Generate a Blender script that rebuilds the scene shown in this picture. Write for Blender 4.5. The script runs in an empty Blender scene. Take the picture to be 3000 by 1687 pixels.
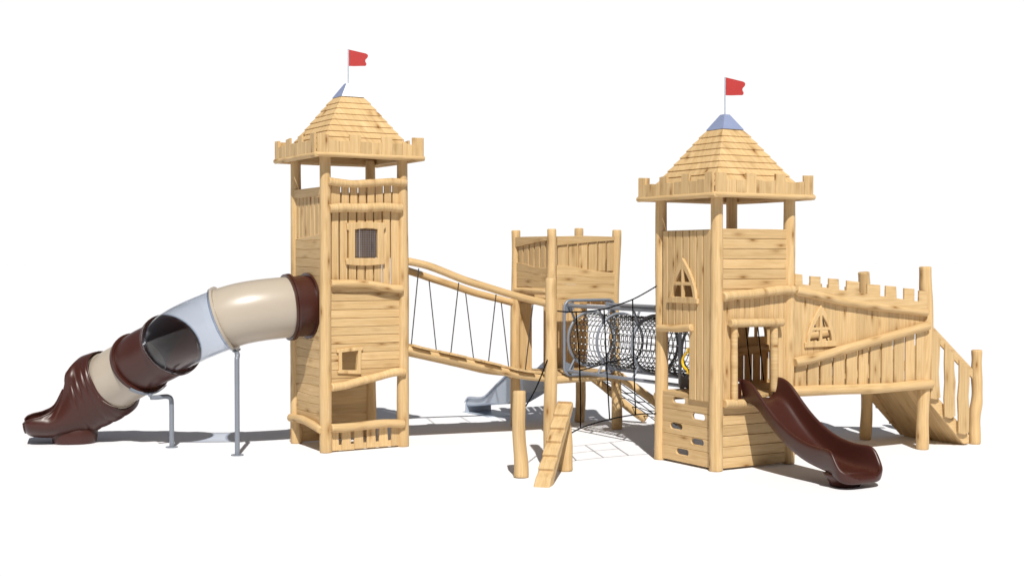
import bpy, bmesh, math, random
from mathutils import Vector, Matrix
from mathutils.geometry import tessellate_polygon
R = math.radians
rng = random.Random(7)
scene = bpy.context.scene
COL = scene.collection

# ------------------------------------------------------------------ survey helper (photo pixel + known plane -> metres)
FPX, PITCH, YAW = 3838.94, 0.0209, 0.5368
CAM = Vector((-7.1553, -17.1502, 2.7))
def P(u, v, x=None, y=None, z=None, fw=None):
    a, b = (u-1500)/FPX, -(v-843.5)/FPX
    cp, sp = math.cos(PITCH), math.sin(PITCH)
    f, h = cp+b*sp, -sp+b*cp
    c, s = math.cos(YAW), math.sin(YAW)
    d = Vector((a*c+f*s, -a*s+f*c, h))
    if x is not None: t = (x-CAM.x)/d.x
    elif y is not None: t = (y-CAM.y)/d.y
    elif z is not None: t = (z-CAM.z)/d.z
    else: t = fw/f
    return CAM + d*t
def crop(ox, oy, s): return lambda u, v: (ox+u/s, oy+v/s)
CR1 = crop(0, 750, 2.229); CR2 = crop(750, 100, 2.415); CR3 = crop(800, 600, 1.858); CR4 = crop(1150, 650, 1.811)
CR5 = crop(1800, 200, 2.415); CR6 = crop(1850, 650, 1.811); CR7 = crop(2250, 750, 2.07)
ZB = crop(1180, 740, 2.898); ZN = crop(1580, 840, 3.6225); ZD = crop(2080, 860, 4.263); ZR = crop(2300, 780, 3.622)
ZT = crop(950, 900, 3.293); ZW = crop(1900, 740, 3.6225); ZS = crop(2150, 1080, 3.622); ZF = crop(1480, 1120, 4.39)
def XZ(p, y): q = P(*p, y=y); return (q.x, q.z)
def YZ(p, x): q = P(*p, x=x); return (q.y, q.z)

# ------------------------------------------------------------------ materials
def nmat(name):
    m = bpy.data.materials.new(name); m.use_nodes = True
    nt = m.node_tree; b = nt.nodes['Principled BSDF']
    return m, nt, b
def N(nt, t, **kw):
    n = nt.nodes.new(t)
    for k, v in kw.items(): setattr(n, k, v)
    return n
def ramp(nt, src, stops):
    r = N(nt, 'ShaderNodeValToRGB'); el = r.color_ramp.elements
    while len(el) > 1: el.remove(el[-1])
    el[0].position, el[0].color = stops[0][0], (*stops[0][1], 1)
    for p, c in stops[1:]:
        e = el.new(p); e.color = (*c, 1)
    nt.links.new(src, r.inputs['Fac']); return r.outputs['Color']
def mixc(nt, fac, a, b, mode='MIX'):
    m = N(nt, 'ShaderNodeMix', data_type='RGBA', blend_type=mode)
    for sock, val in ((m.inputs[0], fac), (m.inputs[6], a), (m.inputs[7], b)):
        if isinstance(val, bpy.types.NodeSocket): nt.links.new(val, sock)
        elif isinstance(val, (int, float)): sock.default_value = val
        else: sock.default_value = (*val, 1)
    return m.outputs[2]
def wood_mat(name, light, dark, knot, rough=0.62):
    m, nt, b = nmat(name); L = nt.links.new
    at = N(nt, 'ShaderNodeAttribute', attribute_name='grain')
    tone = N(nt, 'ShaderNodeAttribute', attribute_name='tone')
    def mp(s):
        k = N(nt, 'ShaderNodeMapping'); k.inputs['Scale'].default_value = s
        L(at.outputs['Vector'], k.inputs['Vector']); return k.outputs['Vector']
    # warp so that the growth rings wander round the knots
    vor = N(nt, 'ShaderNodeTexVoronoi', feature='F1'); vor.inputs['Scale'].default_value = 1
    vor.inputs['Randomness'].default_value = 1
    L(mp((2.6, 8.5, 8.5)), vor.inputs['Vector'])
    sep = N(nt, 'ShaderNodeSeparateColor'); L(vor.outputs['Color'], sep.inputs[0])
    gate = N(nt, 'ShaderNodeMath', operation='GREATER_THAN'); L(sep.outputs[0], gate.inputs[0]); gate.inputs[1].default_value = 0.38
    kn = ramp(nt, vor.outputs['Distance'], [(0.0, (1, 1, 1)), (0.07, (.92, .92, .92)), (0.115, (.50, .50, .50)), (0.24, (.18, .18, .18)), (0.42, (0, 0, 0))])
    kf = N(nt, 'ShaderNodeMath', operation='MULTIPLY'); L(kn, kf.inputs[0]); L(gate.outputs[0], kf.inputs[1])
    n1 = N(nt, 'ShaderNodeTexNoise'); n1.inputs['Scale'].default_value = 1; n1.inputs['Detail'].default_value = 5; n1.inputs['Roughness'].default_value = .6
    n1.inputs['Distortion'].default_value = .5
    L(mp((1.6, 34, 34)), n1.inputs['Vector'])
    n2 = N(nt, 'ShaderNodeTexNoise'); n2.inputs['Scale'].default_value = 1; n2.inputs['Detail'].default_value = 3; n2.inputs['Distortion'].default_value = 1.2
    L(mp((.9, 7, 7)), n2.inputs['Vector'])
    n3 = N(nt, 'ShaderNodeTexNoise'); n3.inputs['Scale'].default_value = 1; n3.inputs['Detail'].default_value = 2
    L(mp((5, 110, 110)), n3.inputs['Vector'])
    ad = N(nt, 'ShaderNodeMath', operation='MULTIPLY_ADD'); L(kf.outputs[0], ad.inputs[0]); ad.inputs[1].default_value = -.20; L(n1.outputs['Fac'], ad.inputs[2])
    c1 = ramp(nt, ad.outputs[0], [(0.30, dark), (0.50, tuple((p+q*1.4)/2.4 for p, q in zip(dark, light))), (0.66, light)])
    c2 = mixc(nt, n2.outputs['Fac'], (.88, .855, .82), (1.08, 1.08, 1.07))
    c = mixc(nt, 1.0, c1, c2, 'MULTIPLY')
    c3 = mixc(nt, n3.outputs['Fac'], (.84, .825, .79), (1.11, 1.11, 1.11))
    c = mixc(nt, 1.0, c, c3, 'MULTIPLY')
    c = mixc(nt, kf.outputs[0], c, knot)
    c = mixc(nt, 1.0, c, tone.outputs['Color'], 'MULTIPLY')
    L(c, b.inputs['Base Color']); b.inputs['Roughness'].default_value = rough
    b.inputs['Specular IOR Level'].default_value = .3
    bp = N(nt, 'ShaderNodeBump'); bp.inputs['Strength'].default_value = .12; bp.inputs['Distance'].default_value = .01
    L(n1.outputs['Fac'], bp.inputs['Height']); L(bp.outputs['Normal'], b.inputs['Normal'])
    return m
def plain_mat(name, col, rough, metal=0, coat=0, var=.05, vs=6, bump=0, spec=.5):
    m, nt, b = nmat(name); L = nt.links.new
    tc = N(nt, 'ShaderNodeTexCoord'); n = N(nt, 'ShaderNodeTexNoise'); n.inputs['Scale'].default_value = vs; n.inputs['Detail'].default_value = 5
    L(tc.outputs['Object'], n.inputs['Vector'])
    c = mixc(nt, n.outputs['Fac'], tuple(x*(1-var) for x in col), tuple(x*(1+var) for x in col))
    L(c, b.inputs['Base Color'])
    r = N(nt, 'ShaderNodeMapRange'); r.inputs['To Min'].default_value = rough*.85; r.inputs['To Max'].default_value = min(1, rough*1.15)
    L(n.outputs['Fac'], r.inputs['Value']); L(r.outputs[0], b.inputs['Roughness'])
    b.inputs['Metallic'].default_value = metal; b.inputs['Coat Weight'].default_value = coat; b.inputs['Coat Roughness'].default_value = .15
    b.inputs['Specular IOR Level'].default_value = spec
    if bump:
        n2 = N(nt, 'ShaderNodeTexNoise'); n2.inputs['Scale'].default_value = 60; L(tc.outputs['Object'], n2.inputs['Vector'])
        bp = N(nt, 'ShaderNodeBump'); bp.inputs['Strength'].default_value = bump; bp.inputs['Distance'].default_value = .005
        L(n2.outputs['Fac'], bp.inputs['Height']); L(bp.outputs['Normal'], b.inputs['Normal'])
    return m
WOOD = wood_mat('pine_wood', (.680, .492, .268), (.555, .370, .172), (.235, .108, .028))
BROWN = plain_mat('brown_plastic', (.050, .0120, .0074), .38, var=.08, bump=.05)
BEIGE = plain_mat('beige_plastic', (.43, .372, .302), .33, var=.03, bump=.05)
GREY = plain_mat('grey_painted_steel', (.225, .25, .295), .42, metal=.2)
STEEL = plain_mat('galvanised_steel', (.46, .52, .61), .42, metal=.2, var=.08)
CAPBLUE = plain_mat('blue_grey_sheet', (.29, .345, .53), .45, metal=.2)
CAPWASHED = plain_mat('washed_out_sheet', (.86, .87, .90), .40, var=.02)  # washed-out brightness put into the colour of the tall tower's cap
RED = plain_mat('red_sheet', (.42, .030, .028), .55, var=.05)
ROPE = plain_mat('black_rope', (.004, .004, .0045), .9, var=.3, vs=80, spec=.08)
DROPE = plain_mat('dark_grey_rope', (.032, .034, .036), .7, var=.3, vs=80)
BEAD = plain_mat('aluminium_clamp', (.84, .85, .87), .35, metal=.1)
YELLOW = plain_mat('yellow_plastic', (.85, .52, .01), .35)
WIRE = plain_mat('wire_mesh_steel', (.55, .56, .60), .4, metal=.3)
def clear_mat():
    m, nt, b = nmat('clear_plastic'); L = nt.links.new
    out = nt.nodes['Material Output']
    tr = N(nt, 'ShaderNodeBsdfTransparent'); tr.inputs['Color'].default_value = (.785, .822, .876, 1)
    gl = N(nt, 'ShaderNodeBsdfGlossy'); gl.inputs['Roughness'].default_value = .08
    fr = N(nt, 'ShaderNodeLayerWeight'); fr.inputs['Blend'].default_value = .35
    pw_ = N(nt, 'ShaderNodeMath', operation='POWER'); L(fr.outputs['Facing'], pw_.inputs[0]); pw_.inputs[1].default_value = 1.9
    ml = N(nt, 'ShaderNodeMath', operation='MULTIPLY_ADD'); L(pw_.outputs[0], ml.inputs[0]); ml.inputs[1].default_value = .85; ml.inputs[2].default_value = .03
    mx = N(nt, 'ShaderNodeMixShader'); L(ml.outputs[0], mx.inputs[0]); L(tr.outputs[0], mx.inputs[1]); L(gl.outputs[0], mx.inputs[2])
    L(mx.outputs[0], out.inputs['Surface']); return m
CLEAR = clear_mat()

# ------------------------------------------------------------------ mesh builder
def offset_poly(pts, d):
    n = len(pts); out = []
    for i in range(n):
        p0, p1, p2 = pts[i-1], pts[i], pts[(i+1) % n]
        e1 = Vector((p1[0]-p0[0], p1[1]-p0[1])); e2 = Vector((p2[0]-p1[0], p2[1]-p1[1]))
        if e1.length < 1e-6: e1 = e2
        if e2.length < 1e-6: e2 = e1
        if e1.length < 1e-6: out.append(tuple(p1)); continue
        e1.normalize(); e2.normalize()
        n1 = Vector((-e1.y, e1.x)); n2 = Vector((-e2.y, e2.x)); b = n1+n2
        if b.length < 1e-3: b = n1
        b.normalize(); k = d/max(.45, b.dot(n1))
        out.append((p1[0]+b.x*k, p1[1]+b.y*k))
    return out
def area2(p): return sum(p[i-1][0]*p[i][1]-p[i][0]*p[i-1][1] for i in range(len(p)))
def clip_poly(pts, a, b, c):
    out = []
    for i in range(len(pts)):
        p, q = pts[i-1], pts[i]
        dp, dq = a*p[0]+b*p[1]-c, a*q[0]+b*q[1]-c
        if (dp <= 0) != (dq <= 0):
            t = dp/(dp-dq); out.append((p[0]+(q[0]-p[0])*t, p[1]+(q[1]-p[1])*t))
        if dq <= 0: out.append(q)
    return out
class Frame:
    def __init__(s, O, U, V, Nn): s.O, s.U, s.V, s.N = Vector(O), Vector(U), Vector(V), Vector(Nn)
    def at(s, u, v, n=0): return s.O+s.U*u+s.V*v+s.N*n
def FRONT(y): return Frame((0, y, 0), (1, 0, 0), (0, 0, 1), (0, -1, 0))
def BACK(y): return Frame((0, y, 0), (1, 0, 0), (0, 0, 1), (0, 1, 0))
def LEFT(x): return Frame((x, 0, 0), (0, 1, 0), (0, 0, 1), (-1, 0, 0))
def RIGHT(x): return Frame((x, 0, 0), (0, 1, 0), (0, 0, 1), (1, 0, 0))

class MB:
    def __init__(s): s.v, s.f, s.g, s.t, s.sm = [], [], [], [], []
    def add(s, verts, faces, grains, tone=1.0, smooth=False):
        o = len(s.v); s.v += [tuple(v) for v in verts]; s.g += [tuple(g) for g in grains]; s.t += [tone]*len(verts)
        for f in faces: s.f.append([i+o for i in f]); s.sm.append(smooth)
    def plate(s, fr, outer, n0=-.02, n1=.02, holes=(), ch=.004, grain='v', both=False, tone=None):
        outer = list(outer)
        if len(outer) < 3: return
        if area2(outer) < 0: outer.reverse()
        loops = [outer]
        for h in holes:
            h = list(h)
            if area2(h) > 0: h.reverse()
            loops.append(h)
        off = Vector((rng.uniform(-40, 40), rng.uniform(-40, 40), rng.uniform(-40, 40)))
        if tone is None: tone = rng.uniform(.885, 1.06)
        ins = [offset_poly(l, ch) for l in loops]
        verts, gr, faces = [], [], []
        def put(u, v, n):
            verts.append(fr.at(u, v, n))
            gr.append(Vector((v, u, n) if grain == 'v' else (u, v, n))+off); return len(verts)-1
        tri = tessellate_polygon([[Vector((p[0], p[1], 0)) for p in l] for l in ins])
        flat = [p for l in ins for p in l]
        top = [put(p[0], p[1], n1) for p in flat]
        for t in tri: faces.append([top[i] for i in t])
        k = 0; bot = []
        for l, li in zip(loops, ins):
            m = len(l); tr = top[k:k+m]; k += m
            mid = [put(p[0], p[1], n1-ch) for p in l]
            low = [put(p[0], p[1], n0+(ch if both else 0)) for p in l]
            end = [put(p[0], p[1], n0) for p in li] if both else low
            for i in range(m):
                j = (i+1) % m
                faces.append([tr[i], tr[j], mid[j], mid[i]]); faces.append([mid[i], mid[j], low[j], low[i]])
                if both: faces.append([low[i], low[j], end[j], end[i]])
            bot += end
        for t in tri: faces.append([bot[i] for i in reversed(t)])
        s.add(verts, faces, gr, tone)
    def boards(s, fr, u0, u1, vb, vt, w, gap=.005, n0=-.015, n1=.015, hole=None, clips=(), horiz=False, ch=.006, jit=0.0, edges=None, wav=0.0):
        """planks side by side along u from u0 to u1, each running along v; horiz swaps u and v"""
        if horiz: fr = Frame(fr.O, fr.V, fr.U, fr.N)
        st_ = edges is None
        if wav: gap = .001
        if edges is None:
            n = max(1, round((u1-u0)/w)); st = (u1-u0)/n
            edges = [(u0+i*st+gap/2, u0+(i+1)*st-gap/2) for i in range(n)]
        fb = vb if callable(vb) else (lambda u: vb); ft = vt if callable(vt) else (lambda u: vt)
        ph = [[rng.uniform(0, 6.3) for _ in range(2)] for _ in range(len(edges)+1)]
        for bi, (a, b) in enumerate(edges):
            jb = rng.uniform(-jit, jit); jt = rng.uniform(-jit, jit)
            us = [a+(b-a)*i/6 for i in range(7)]
            if hole:
                us += [x for x in hole.edges if a < x < b]
                us = sorted(us)
            over = hole and any(hole(u) for u in us)
            polys = []
            if over:
                inn = [u for u in us if hole(u)]; ua, ub = inn[0], inn[-1]
                lo = [(u, hole(u)[0]) for u in inn]; hi = [(u, hole(u)[1]) for u in inn]
                A, B, Cc, D = (a, fb(a)+jb), (b, fb(b)+jb), (b, ft(b)+jt), (a, ft(a)+jt)
                la, lb = ua-a < .004, b-ub < .004
                if la: lo[0], hi[0] = (a, lo[0][1]), (a, hi[0][1])
                if lb: lo[-1], hi[-1] = (b, lo[-1][1]), (b, hi[-1][1])
                if la and lb: polys = [[A, B]+lo[::-1], hi+[Cc, D]]
                elif la: polys = [[A, B, Cc, D]+hi+lo[::-1]]
                elif lb: polys = [[A, B]+lo[::-1]+hi+[Cc, D]]
                else:
                    s.plate(fr, [A, B, Cc, D], n0, n1, holes=[lo+hi[::-1]], ch=ch, grain='v')
                    polys = []
            elif wav:
                vs = [fb(a)+(ft(a)-fb(a))*i/14 for i in range(15)]
                wf = lambda k, v: (0 if k in (0, len(edges)) else wav*(math.sin(v*4+ph[k][0])*.7+math.sin(v*9+ph[k][1])*.3))
                polys = [[(a+wf(bi, v), v) for v in vs]+[(b+wf(bi+1, v), v) for v in reversed(vs)]]
            else:
                polys = [[(u, fb(u)+jb) for u in (a, b)]+[(u, ft(u)+jt) for u in (b, (a+b)/2, a)]]
            for p in polys:
                for c in clips:
                    c = (c[1], c[0], c[2]) if horiz else c
                    p = clip_poly(p, *c)
                if len(p) >= 3 and abs(area2(p)) > 1e-5: s.plate(fr, p, n0, n1, ch=ch, grain='v')
            if gap == .005 and st_ and bi < len(edges)-1 and not wav:      # tongue that closes the joint behind its groove
                hh = hole(b) if hole else None
                for lo_, hi_ in ([(fb(b), hh[0]), (hh[1], ft(b))] if hh else [(fb(b), ft(b))]):
                    p = [(b-.003, lo_+.004), (b+gap+.003, lo_+.004), (b+gap+.003, hi_-.004), (b-.003, hi_-.004)]
                    for c in clips: p = clip_poly(p, *((c[1], c[0], c[2]) if horiz else c))
                    if len(p) >= 3 and abs(area2(p)) > 1e-6: s.plate(fr, p, n0+.002, n0+.009, ch=.0005)
    def tube(s, pts, rad, n=12, cap='round', cross=False, tone=None, smooth=True, closed=False):
        pts = [Vector(p) for p in pts]
        if not isinstance(rad, (list, tuple)): rad = [rad]*len(pts)
        rad = list(rad)
        if cap == 'round' and not closed:
            d0 = (pts[0]-pts[1]).normalized(); d1 = (pts[-1]-pts[-2]).normalized(); r0, r1 = rad[0], rad[-1]
            e0, e1 = min(.2*r0, .02), min(.2*r1, .02)
            p0, p1 = pts[0], pts[-1]
            pts = [p0, p0-d0*e0*.3, p0-d0*e0]+pts[1:-1]+[p1-d1*e1, p1-d1*e1*.3, p1]
            rad = [r0-e0, r0-e0*.3, r0]+rad[1:-1]+[r1, r1-e1*.3, r1-e1]
        m = len(pts); off = Vector((rng.uniform(-40, 40), rng.uniform(-40, 40), rng.uniform(-40, 40)))
        if tone is None: tone = rng.uniform(.95, 1.05)
        t = (pts[1]-pts[0]).normalized(); a = Vector((0, 0, 1)) if abs(t.z) < .9 else Vector((1, 0, 0))
        x = t.cross(a).normalized(); verts, gr, faces = [], [], []; L = 0; w0 = 0 if abs(t.z) > .9 else math.pi; ra = sum(rad)/len(rad)
        for i, p in enumerate(pts):
            if closed: tn = (pts[(i+1) % m]-pts[i-1]).normalized()
            else: tn = ((pts[min(i+1, m-1)]-p).normalized()+(p-pts[max(i-1, 0)]).normalized()).normalized() if 0 < i < m-1 else (pts[1]-pts[0] if i == 0 else pts[-1]-pts[-2]).normalized()
            x = (x-tn*x.dot(tn)).normalized(); y = tn.cross(x)
            if i: L += (p-pts[i-1]).length
            for k in range(n):
                w = 2*math.pi*k/n; c, sn = math.cos(w+w0), math.sin(w+w0); r = rad[i]
                verts.append(p+(x*c+y*sn)*r)
                gr.append((Vector((ra*w*1.15, L, 0)) if cross else Vector((L, ra*w, 0)))+off)
        for i in range(m if closed else m-1):
            j = (i+1) % m
            for k in range(n):
                l = (k+1) % n; faces.append([i*n+k, i*n+l, j*n+l, j*n+k])
        s.add(verts, faces, gr, tone, smooth)
        if not closed:
            for i in (0, m-1):
                ring = verts[i*n:i*n+n]; g = [gr[i*n+k] for k in range(n)]
                s.add(ring, [list(range(n))], g, tone*.97, False)
    def log(s, p0, p1, r0, r1=None, wob=.012, seg=12, cross=False, n=14, bow=0, bowdir=(0, 0, 1), lump=.035):
        p0, p1 = Vector(p0), Vector(p1); r1 = r1 or r0; d = p1-p0
        a = Vector((0, 0, 1)) if abs(d.normalized().z) < .8 else Vector((1, 0, 0))
        x = d.cross(a).normalized(); y = d.cross(x).normalized(); ph = [rng.uniform(0, 6.3) for _ in range(6)]
        pts, rad = [], []; f = rng.uniform(4, 6); L = max(d.length, .5)
        for i in range(seg+1):
            t = i/seg; w = wob*min(1, 4*t*(1-t)+.15)
            pts.append(p0+d*t+x*w*math.sin(f*t+ph[0])+y*w*math.sin(f*.8*t+ph[1])+Vector(bowdir)*bow*4*t*(1-t))
            rad.append((r0+(r1-r0)*t)*(1+lump*math.sin(L*4*t+ph[2])+lump*.5*math.sin(L*9*t+ph[3])))
        s.tube(pts, rad, n, 'round', cross)
    def box(s, c, size, rot=0, **kw):
        cx, cy, cz = c; sx, sy, sz = size; ca, sa = math.cos(rot), math.sin(rot)
        fr = Frame((cx, cy, cz), (ca, sa, 0), (-sa, ca, 0), (0, 0, 1))
        s.plate(fr, [(-sx/2, -sy/2), (sx/2, -sy/2), (sx/2, sy/2), (-sx/2, sy/2)], -sz/2, sz/2, **kw)
    def build(s, name, m, parent=None, smooth=None):
        me = bpy.data.meshes.new(name); me.from_pydata(s.v, [], s.f); me.validate()
        if len(me.polygons) == len(s.sm): me.polygons.foreach_set('use_smooth', s.sm)
        a = me.attributes.new('grain', 'FLOAT_VECTOR', 'POINT'); a.data.foreach_set('vector', [c for g in s.g for c in g])
        b = me.attributes.new('tone', 'FLOAT', 'POINT'); b.data.foreach_set('value', s.t)
        bm = bmesh.new(); bm.from_mesh(me); bmesh.ops.recalc_face_normals(bm, faces=bm.faces); bm.to_mesh(me); bm.free()
        for mm in (m if isinstance(m, list) else [m]): me.materials.append(mm)
        o = bpy.data.objects.new(name, me); COL.objects.link(o)
        if parent:
            o.parent = parent; bpy.context.view_layer.update()
            o.matrix_parent_inverse = parent.matrix_world.inverted()
        return o
def thing(name, label, cat, loc, group=None):
    o = bpy.data.objects.new(name, None); COL.objects.link(o); o.location = loc; o.empty_display_size = .2
    o['label'] = label; o['category'] = cat
    if group: o['group'] = group
    bpy.context.view_layer.update(); return o
def tag(o, label, cat, group=None):
    o['label'] = label; o['category'] = cat
    if group: o['group'] = group
    return o
def one(fn, name, m, parent=None):
    mb = MB(); fn(mb); return mb.build(name, m, parent)
def log(name, parent, *a, mat=None, **k): return one(lambda q: q.log(*a, **k), name, mat or WOOD, parent)
def smoothpath(pts, per=6):
    pts = [Vector(p) for p in pts]; ex = [pts[0]*2-pts[1]]+pts+[pts[-1]*2-pts[-2]]; out = []
    for i in range(1, len(ex)-2):
        a, b, c, d = ex[i-1:i+3]
        for k in range(per):
            t = k/per; out.append(.5*((2*b)+(c-a)*t+(2*a-5*b+4*c-d)*t*t+(3*b-a-3*c+d)*t**3))
    return out+[pts[-1]]
def lin(p, q):
    (a, b), (c, d) = p, q
    return lambda u: b+(d-b)*(u-a)/(c-a)
class RectHole:
    def __init__(s, u0, u1, lo, hi):
        s.u0, s.u1 = u0, u1; s.lo = lo if callable(lo) else (lambda u: lo); s.hi = hi if callable(hi) else (lambda u: hi)
        s.edges = [u0-1e-4, u0+1e-4, u1-1e-4, u1+1e-4]; s.mid = s.lo((u0+u1)/2)*.5+s.hi((u0+u1)/2)*.5
    def __call__(s, u): return (s.lo(u), s.hi(u)) if s.u0 <= u <= s.u1 else None
# ---- pointed arch window
def arch_hw(z, w, h): return w/2*max(0, 1-(max(0, z)/h)**1.75)
class ArchHole:
    def __init__(s, uc, zb, w, h):
        s.uc, s.zb, s.w, s.h = uc, zb, w, h; s.edges = [uc-w/2+1e-4, uc, uc+w/2-1e-4, uc-w/2-1e-4, uc+w/2+1e-4]; s.mid = zb+.1
    def __call__(s, u):
        k = abs(u-s.uc)/(s.w/2)
        return None if k > 1 else (s.zb, s.zb+s.h*(1-k)**(1/1.75))
def arch_window(parent, fr, uc, zb, w, h, n0, n1, slim=1.0):
    """outer width w and height h above the sill line zb"""
    b = .052*slim; iw, ih = w-2*b*1.15, h-b*2.3; bar = .022*slim; cross = ih*.46
    out = [(uc+s*arch_hw(h*t, w, h), zb+h*t) for s, ts in ((1, [i/14 for i in range(15)]), (-1, [i/14 for i in range(13, -1, -1)])) for t in ts]
    sill = [(uc-w/2-.03, zb-.005), (uc-w/2-.03, zb-.07), (uc+w/2+.03, zb-.07), (uc+w/2+.03, zb-.005)]
    outer = out+sill
    holes = []
    for s in (-1, 1):
        lo = [(uc+s*bar, zb+.012), (uc+s*bar, zb+cross-bar)]+[(uc+s*max(bar+.004, arch_hw(z, iw, ih)), zb+z) for z in [cross-bar-(cross-bar-.012)*i/5 for i in range(6)]]
        z1 = ih*(1-(2*(bar+.006)/iw))**(1/1.75)
        hi = [(uc+s*bar, zb+cross+bar), (uc+s*bar, zb+z1)]+[(uc+s*max(bar+.004, arch_hw(z, iw, ih)), zb+z) for z in [z1-(z1-cross-bar)*i/6 for i in range(7)]]
        holes += [lo, hi]
    mb = MB(); mb.plate(fr, outer, n0, n1, holes=holes, ch=.006, grain='v'); mb.build('window', WOOD, parent)
    return ArchHole(uc, zb+.01, iw+.01, ih+.01)

# ------------------------------------------------------------------ shared tower top
def tower_top(root, x0, y0, w, d, o, zr, zt, zc, ztop, front_cap):
    rr = .037; oc = o-.006
    rim_z = zr+rr
    for a, b in (((x0-oc-.01, y0-oc, rim_z), (x0+w+oc+.02, y0-oc, rim_z)), ((x0-oc, y0-oc-.03, rim_z-.004), (x0-oc, y0+d+oc+.02, rim_z-.004)),
                 ((x0+w+oc, y0-oc+.02, rim_z-.003), (x0+w+oc, y0+d+oc+.03, rim_z-.003)), ((x0-oc+.02, y0+d+oc, rim_z), (x0+w+oc-.02, y0+d+oc, rim_z))):
        log('parapet_rim', root, a, b, rr, rr, wob=.002, lump=.01, n=14)
    mb = MB(); op = o+.004
    def side(fr, a, b):
        st = (b-a)/10
        for i in range(10):
            tall = i % 3 == 0; t = zt if tall else zt-.088
            s1, s2 = rng.uniform(-.012, .012), rng.uniform(-.012, .012)
            ww = .006 if tall else 0
            mb.plate(fr, [(a+i*st+.002, zr+.03), (a+(i+1)*st-.002, zr+.03), (a+(i+1)*st-.002+(ww if i < 9 else 0), t+s1), (a+i*st+.002-(ww if i else 0), t+s2)], -.018+rng.uniform(0, .003), .012+rng.uniform(0, .004), ch=.004)
    side(FRONT(y0-op), x0-op+.02, x0+w+op-.02); side(BACK(y0+d+op), x0-op+.02, x0+w+op-.02)
    side(LEFT(x0-op), y0-op+.022, y0+d+op-.022); side(RIGHT(x0+w+op), y0-op+.022, y0+d+op-.022)
    mb.build('parapet', WOOD, root)
    # floor frame carried by the posts under the parapet
    for c, s, g in (((x0+w/2, y0-o*.45, zr+.07), (w+2*o-.10, .05, .10), 'u'), ((x0+w/2, y0+d+o*.45, zr+.07), (w+2*o-.10, .05, .10), 'u'),
                    ((x0-o*.45, y0+d/2, zr+.0705), (.05, d+2*o-.12, .098), 'v'), ((x0+w+o*.45, y0+d/2, zr+.0705), (.05, d+2*o-.12, .098), 'v')):
        one(lambda q: q.box(c, s, ch=.006, grain=g), 'roof_beam', WOOD, root)
    # roof courses
    mb = MB(); cx, cy = x0+w/2, y0+d/2; ds, dz = .0605, .0885; kd = (d+2*o)/(w+2*o)
    soff = [Vector([rng.uniform(-40, 40) for _ in range(3)]) for _ in range(4)]
    for k in range(9):
        s0, s1 = .172+ds*(k+1)+.022, .172+ds*k-.012; za, zb = zc-dz*(k+1)-.012, zc-dz*k+.006
        for q in range(4):
            ca, sa = [(1, 0), (0, 1), (-1, 0), (0, -1)][q]
            kx = 1; ky = kd
            def pt(al, ou, z): return Vector((cx+(al*ca-ou*sa)*kx*-1*-1, cy+(al*sa+ou*ca)*ky, z))
            t = .034
            A = [pt(-s0, -s0, za), pt(s0, -s0, za), pt(s1, -s1, zb), pt(-s1, -s1, zb)]
            nn = (A[1]-A[0]).cross(A[3]-A[0]).normalized()
            B = [p-nn*t for p in A]
            gl = [Vector((a*.8-z*1.4, (a+z*.5)*.62, 0))+soff[q] for a, z in ((-s0, za), (s0, za), (s1, zb), (-s1, zb))]
            mb.add(A+B, [[0, 1, 2, 3], [7, 6, 5, 4], [0, 4, 5, 1], [1, 5, 6, 2], [2, 6, 7, 3], [3, 7, 4, 0]], gl+gl, rng.uniform(.97, 1.08))
    mb.build('roof', WOOD, root)
    # cap
    mb = MB(); s0, s1 = .180, .045; z0, z1 = zc-.004, ztop
    v = [(cx-s0, cy-s0, z0), (cx+s0, cy-s0, z0), (cx+s0, cy+s0, z0), (cx-s0, cy+s0, z0), (cx-s1, cy-s1, z1), (cx+s1, cy-s1, z1), (cx+s1, cy+s1, z1), (cx-s1, cy+s1, z1)]
    mb.add(v, [[0, 1, 5, 4], [1, 2, 6, 5], [2, 3, 7, 6], [3, 0, 4, 7], [4, 5, 6, 7], [3, 2, 1, 0]], [(0, 0, 0)]*8)
    cap = mb.build('roof_cap', [CAPBLUE, CAPWASHED], root)
    if front_cap:
        for p in cap.data.polygons:
            if p.normal.y < -.3 or p.normal.z > .9: p.material_index = 1  # blue-grey cap coloured white here, as if overexposed
    return cx, cy
def flag(cx, cy, zb, ztop, label, s=1.0):
    t = thing('flag', label, 'flag', (cx, cy, zb), 'red flags on the roof peaks')
    one(lambda q: q.tube([(cx, cy, zb), (cx, cy, ztop)], .0085, 8, 'flat'), 'flagpole', STEEL, t)
    k = .282/138*s; d = Vector((.95, -.30, 0)).normalized(); nrm = Vector((-.30, -.95, 0)).normalized()
    outline = [(2, 2), (40, 9), (90, 19), (122, 25), (133, 30), (139, 38), (138, 50), (131, 60), (122, 68), (119, 78), (122, 88), (128, 98), (126, 110), (118, 115), (90, 116), (40, 119), (2, 119)]
    mb = MB(); mb.plate(Frame((cx, cy, ztop), d, (0, 0, 1), nrm), [(x*k+.006, -y*k) for x, y in outline], -.002, .002, ch=.0008)
    mb.build('flag_cloth', RED, t)
def pxlog(name, parent, pts, r, r1=None, x=None, y=None, cross=False, per=5, n=14, mat=None, lump=.03, fws=None, cap='round'):
    """round timber or pipe through surveyed points lying in one upright plane"""
    w = [P(*p, x=x, y=y) for p in pts] if fws is None else [P(*p, fw=f) for p, f in zip(pts, fws)]
    w = smoothpath(w, per) if len(w) > 2 else [w[0].lerp(w[1], i/10) for i in range(11)]
    r1 = r1 or r; m = len(w); ph = rng.uniform(0, 6.3)
    rad = [(r+(r1-r)*i/(m-1))*(1+lump*math.sin(i*.9*10/m*2+ph)) for i in range(m)]
    return one(lambda q: q.tube(w, rad, n, cap, cross), name, mat or WOOD, parent)
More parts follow.
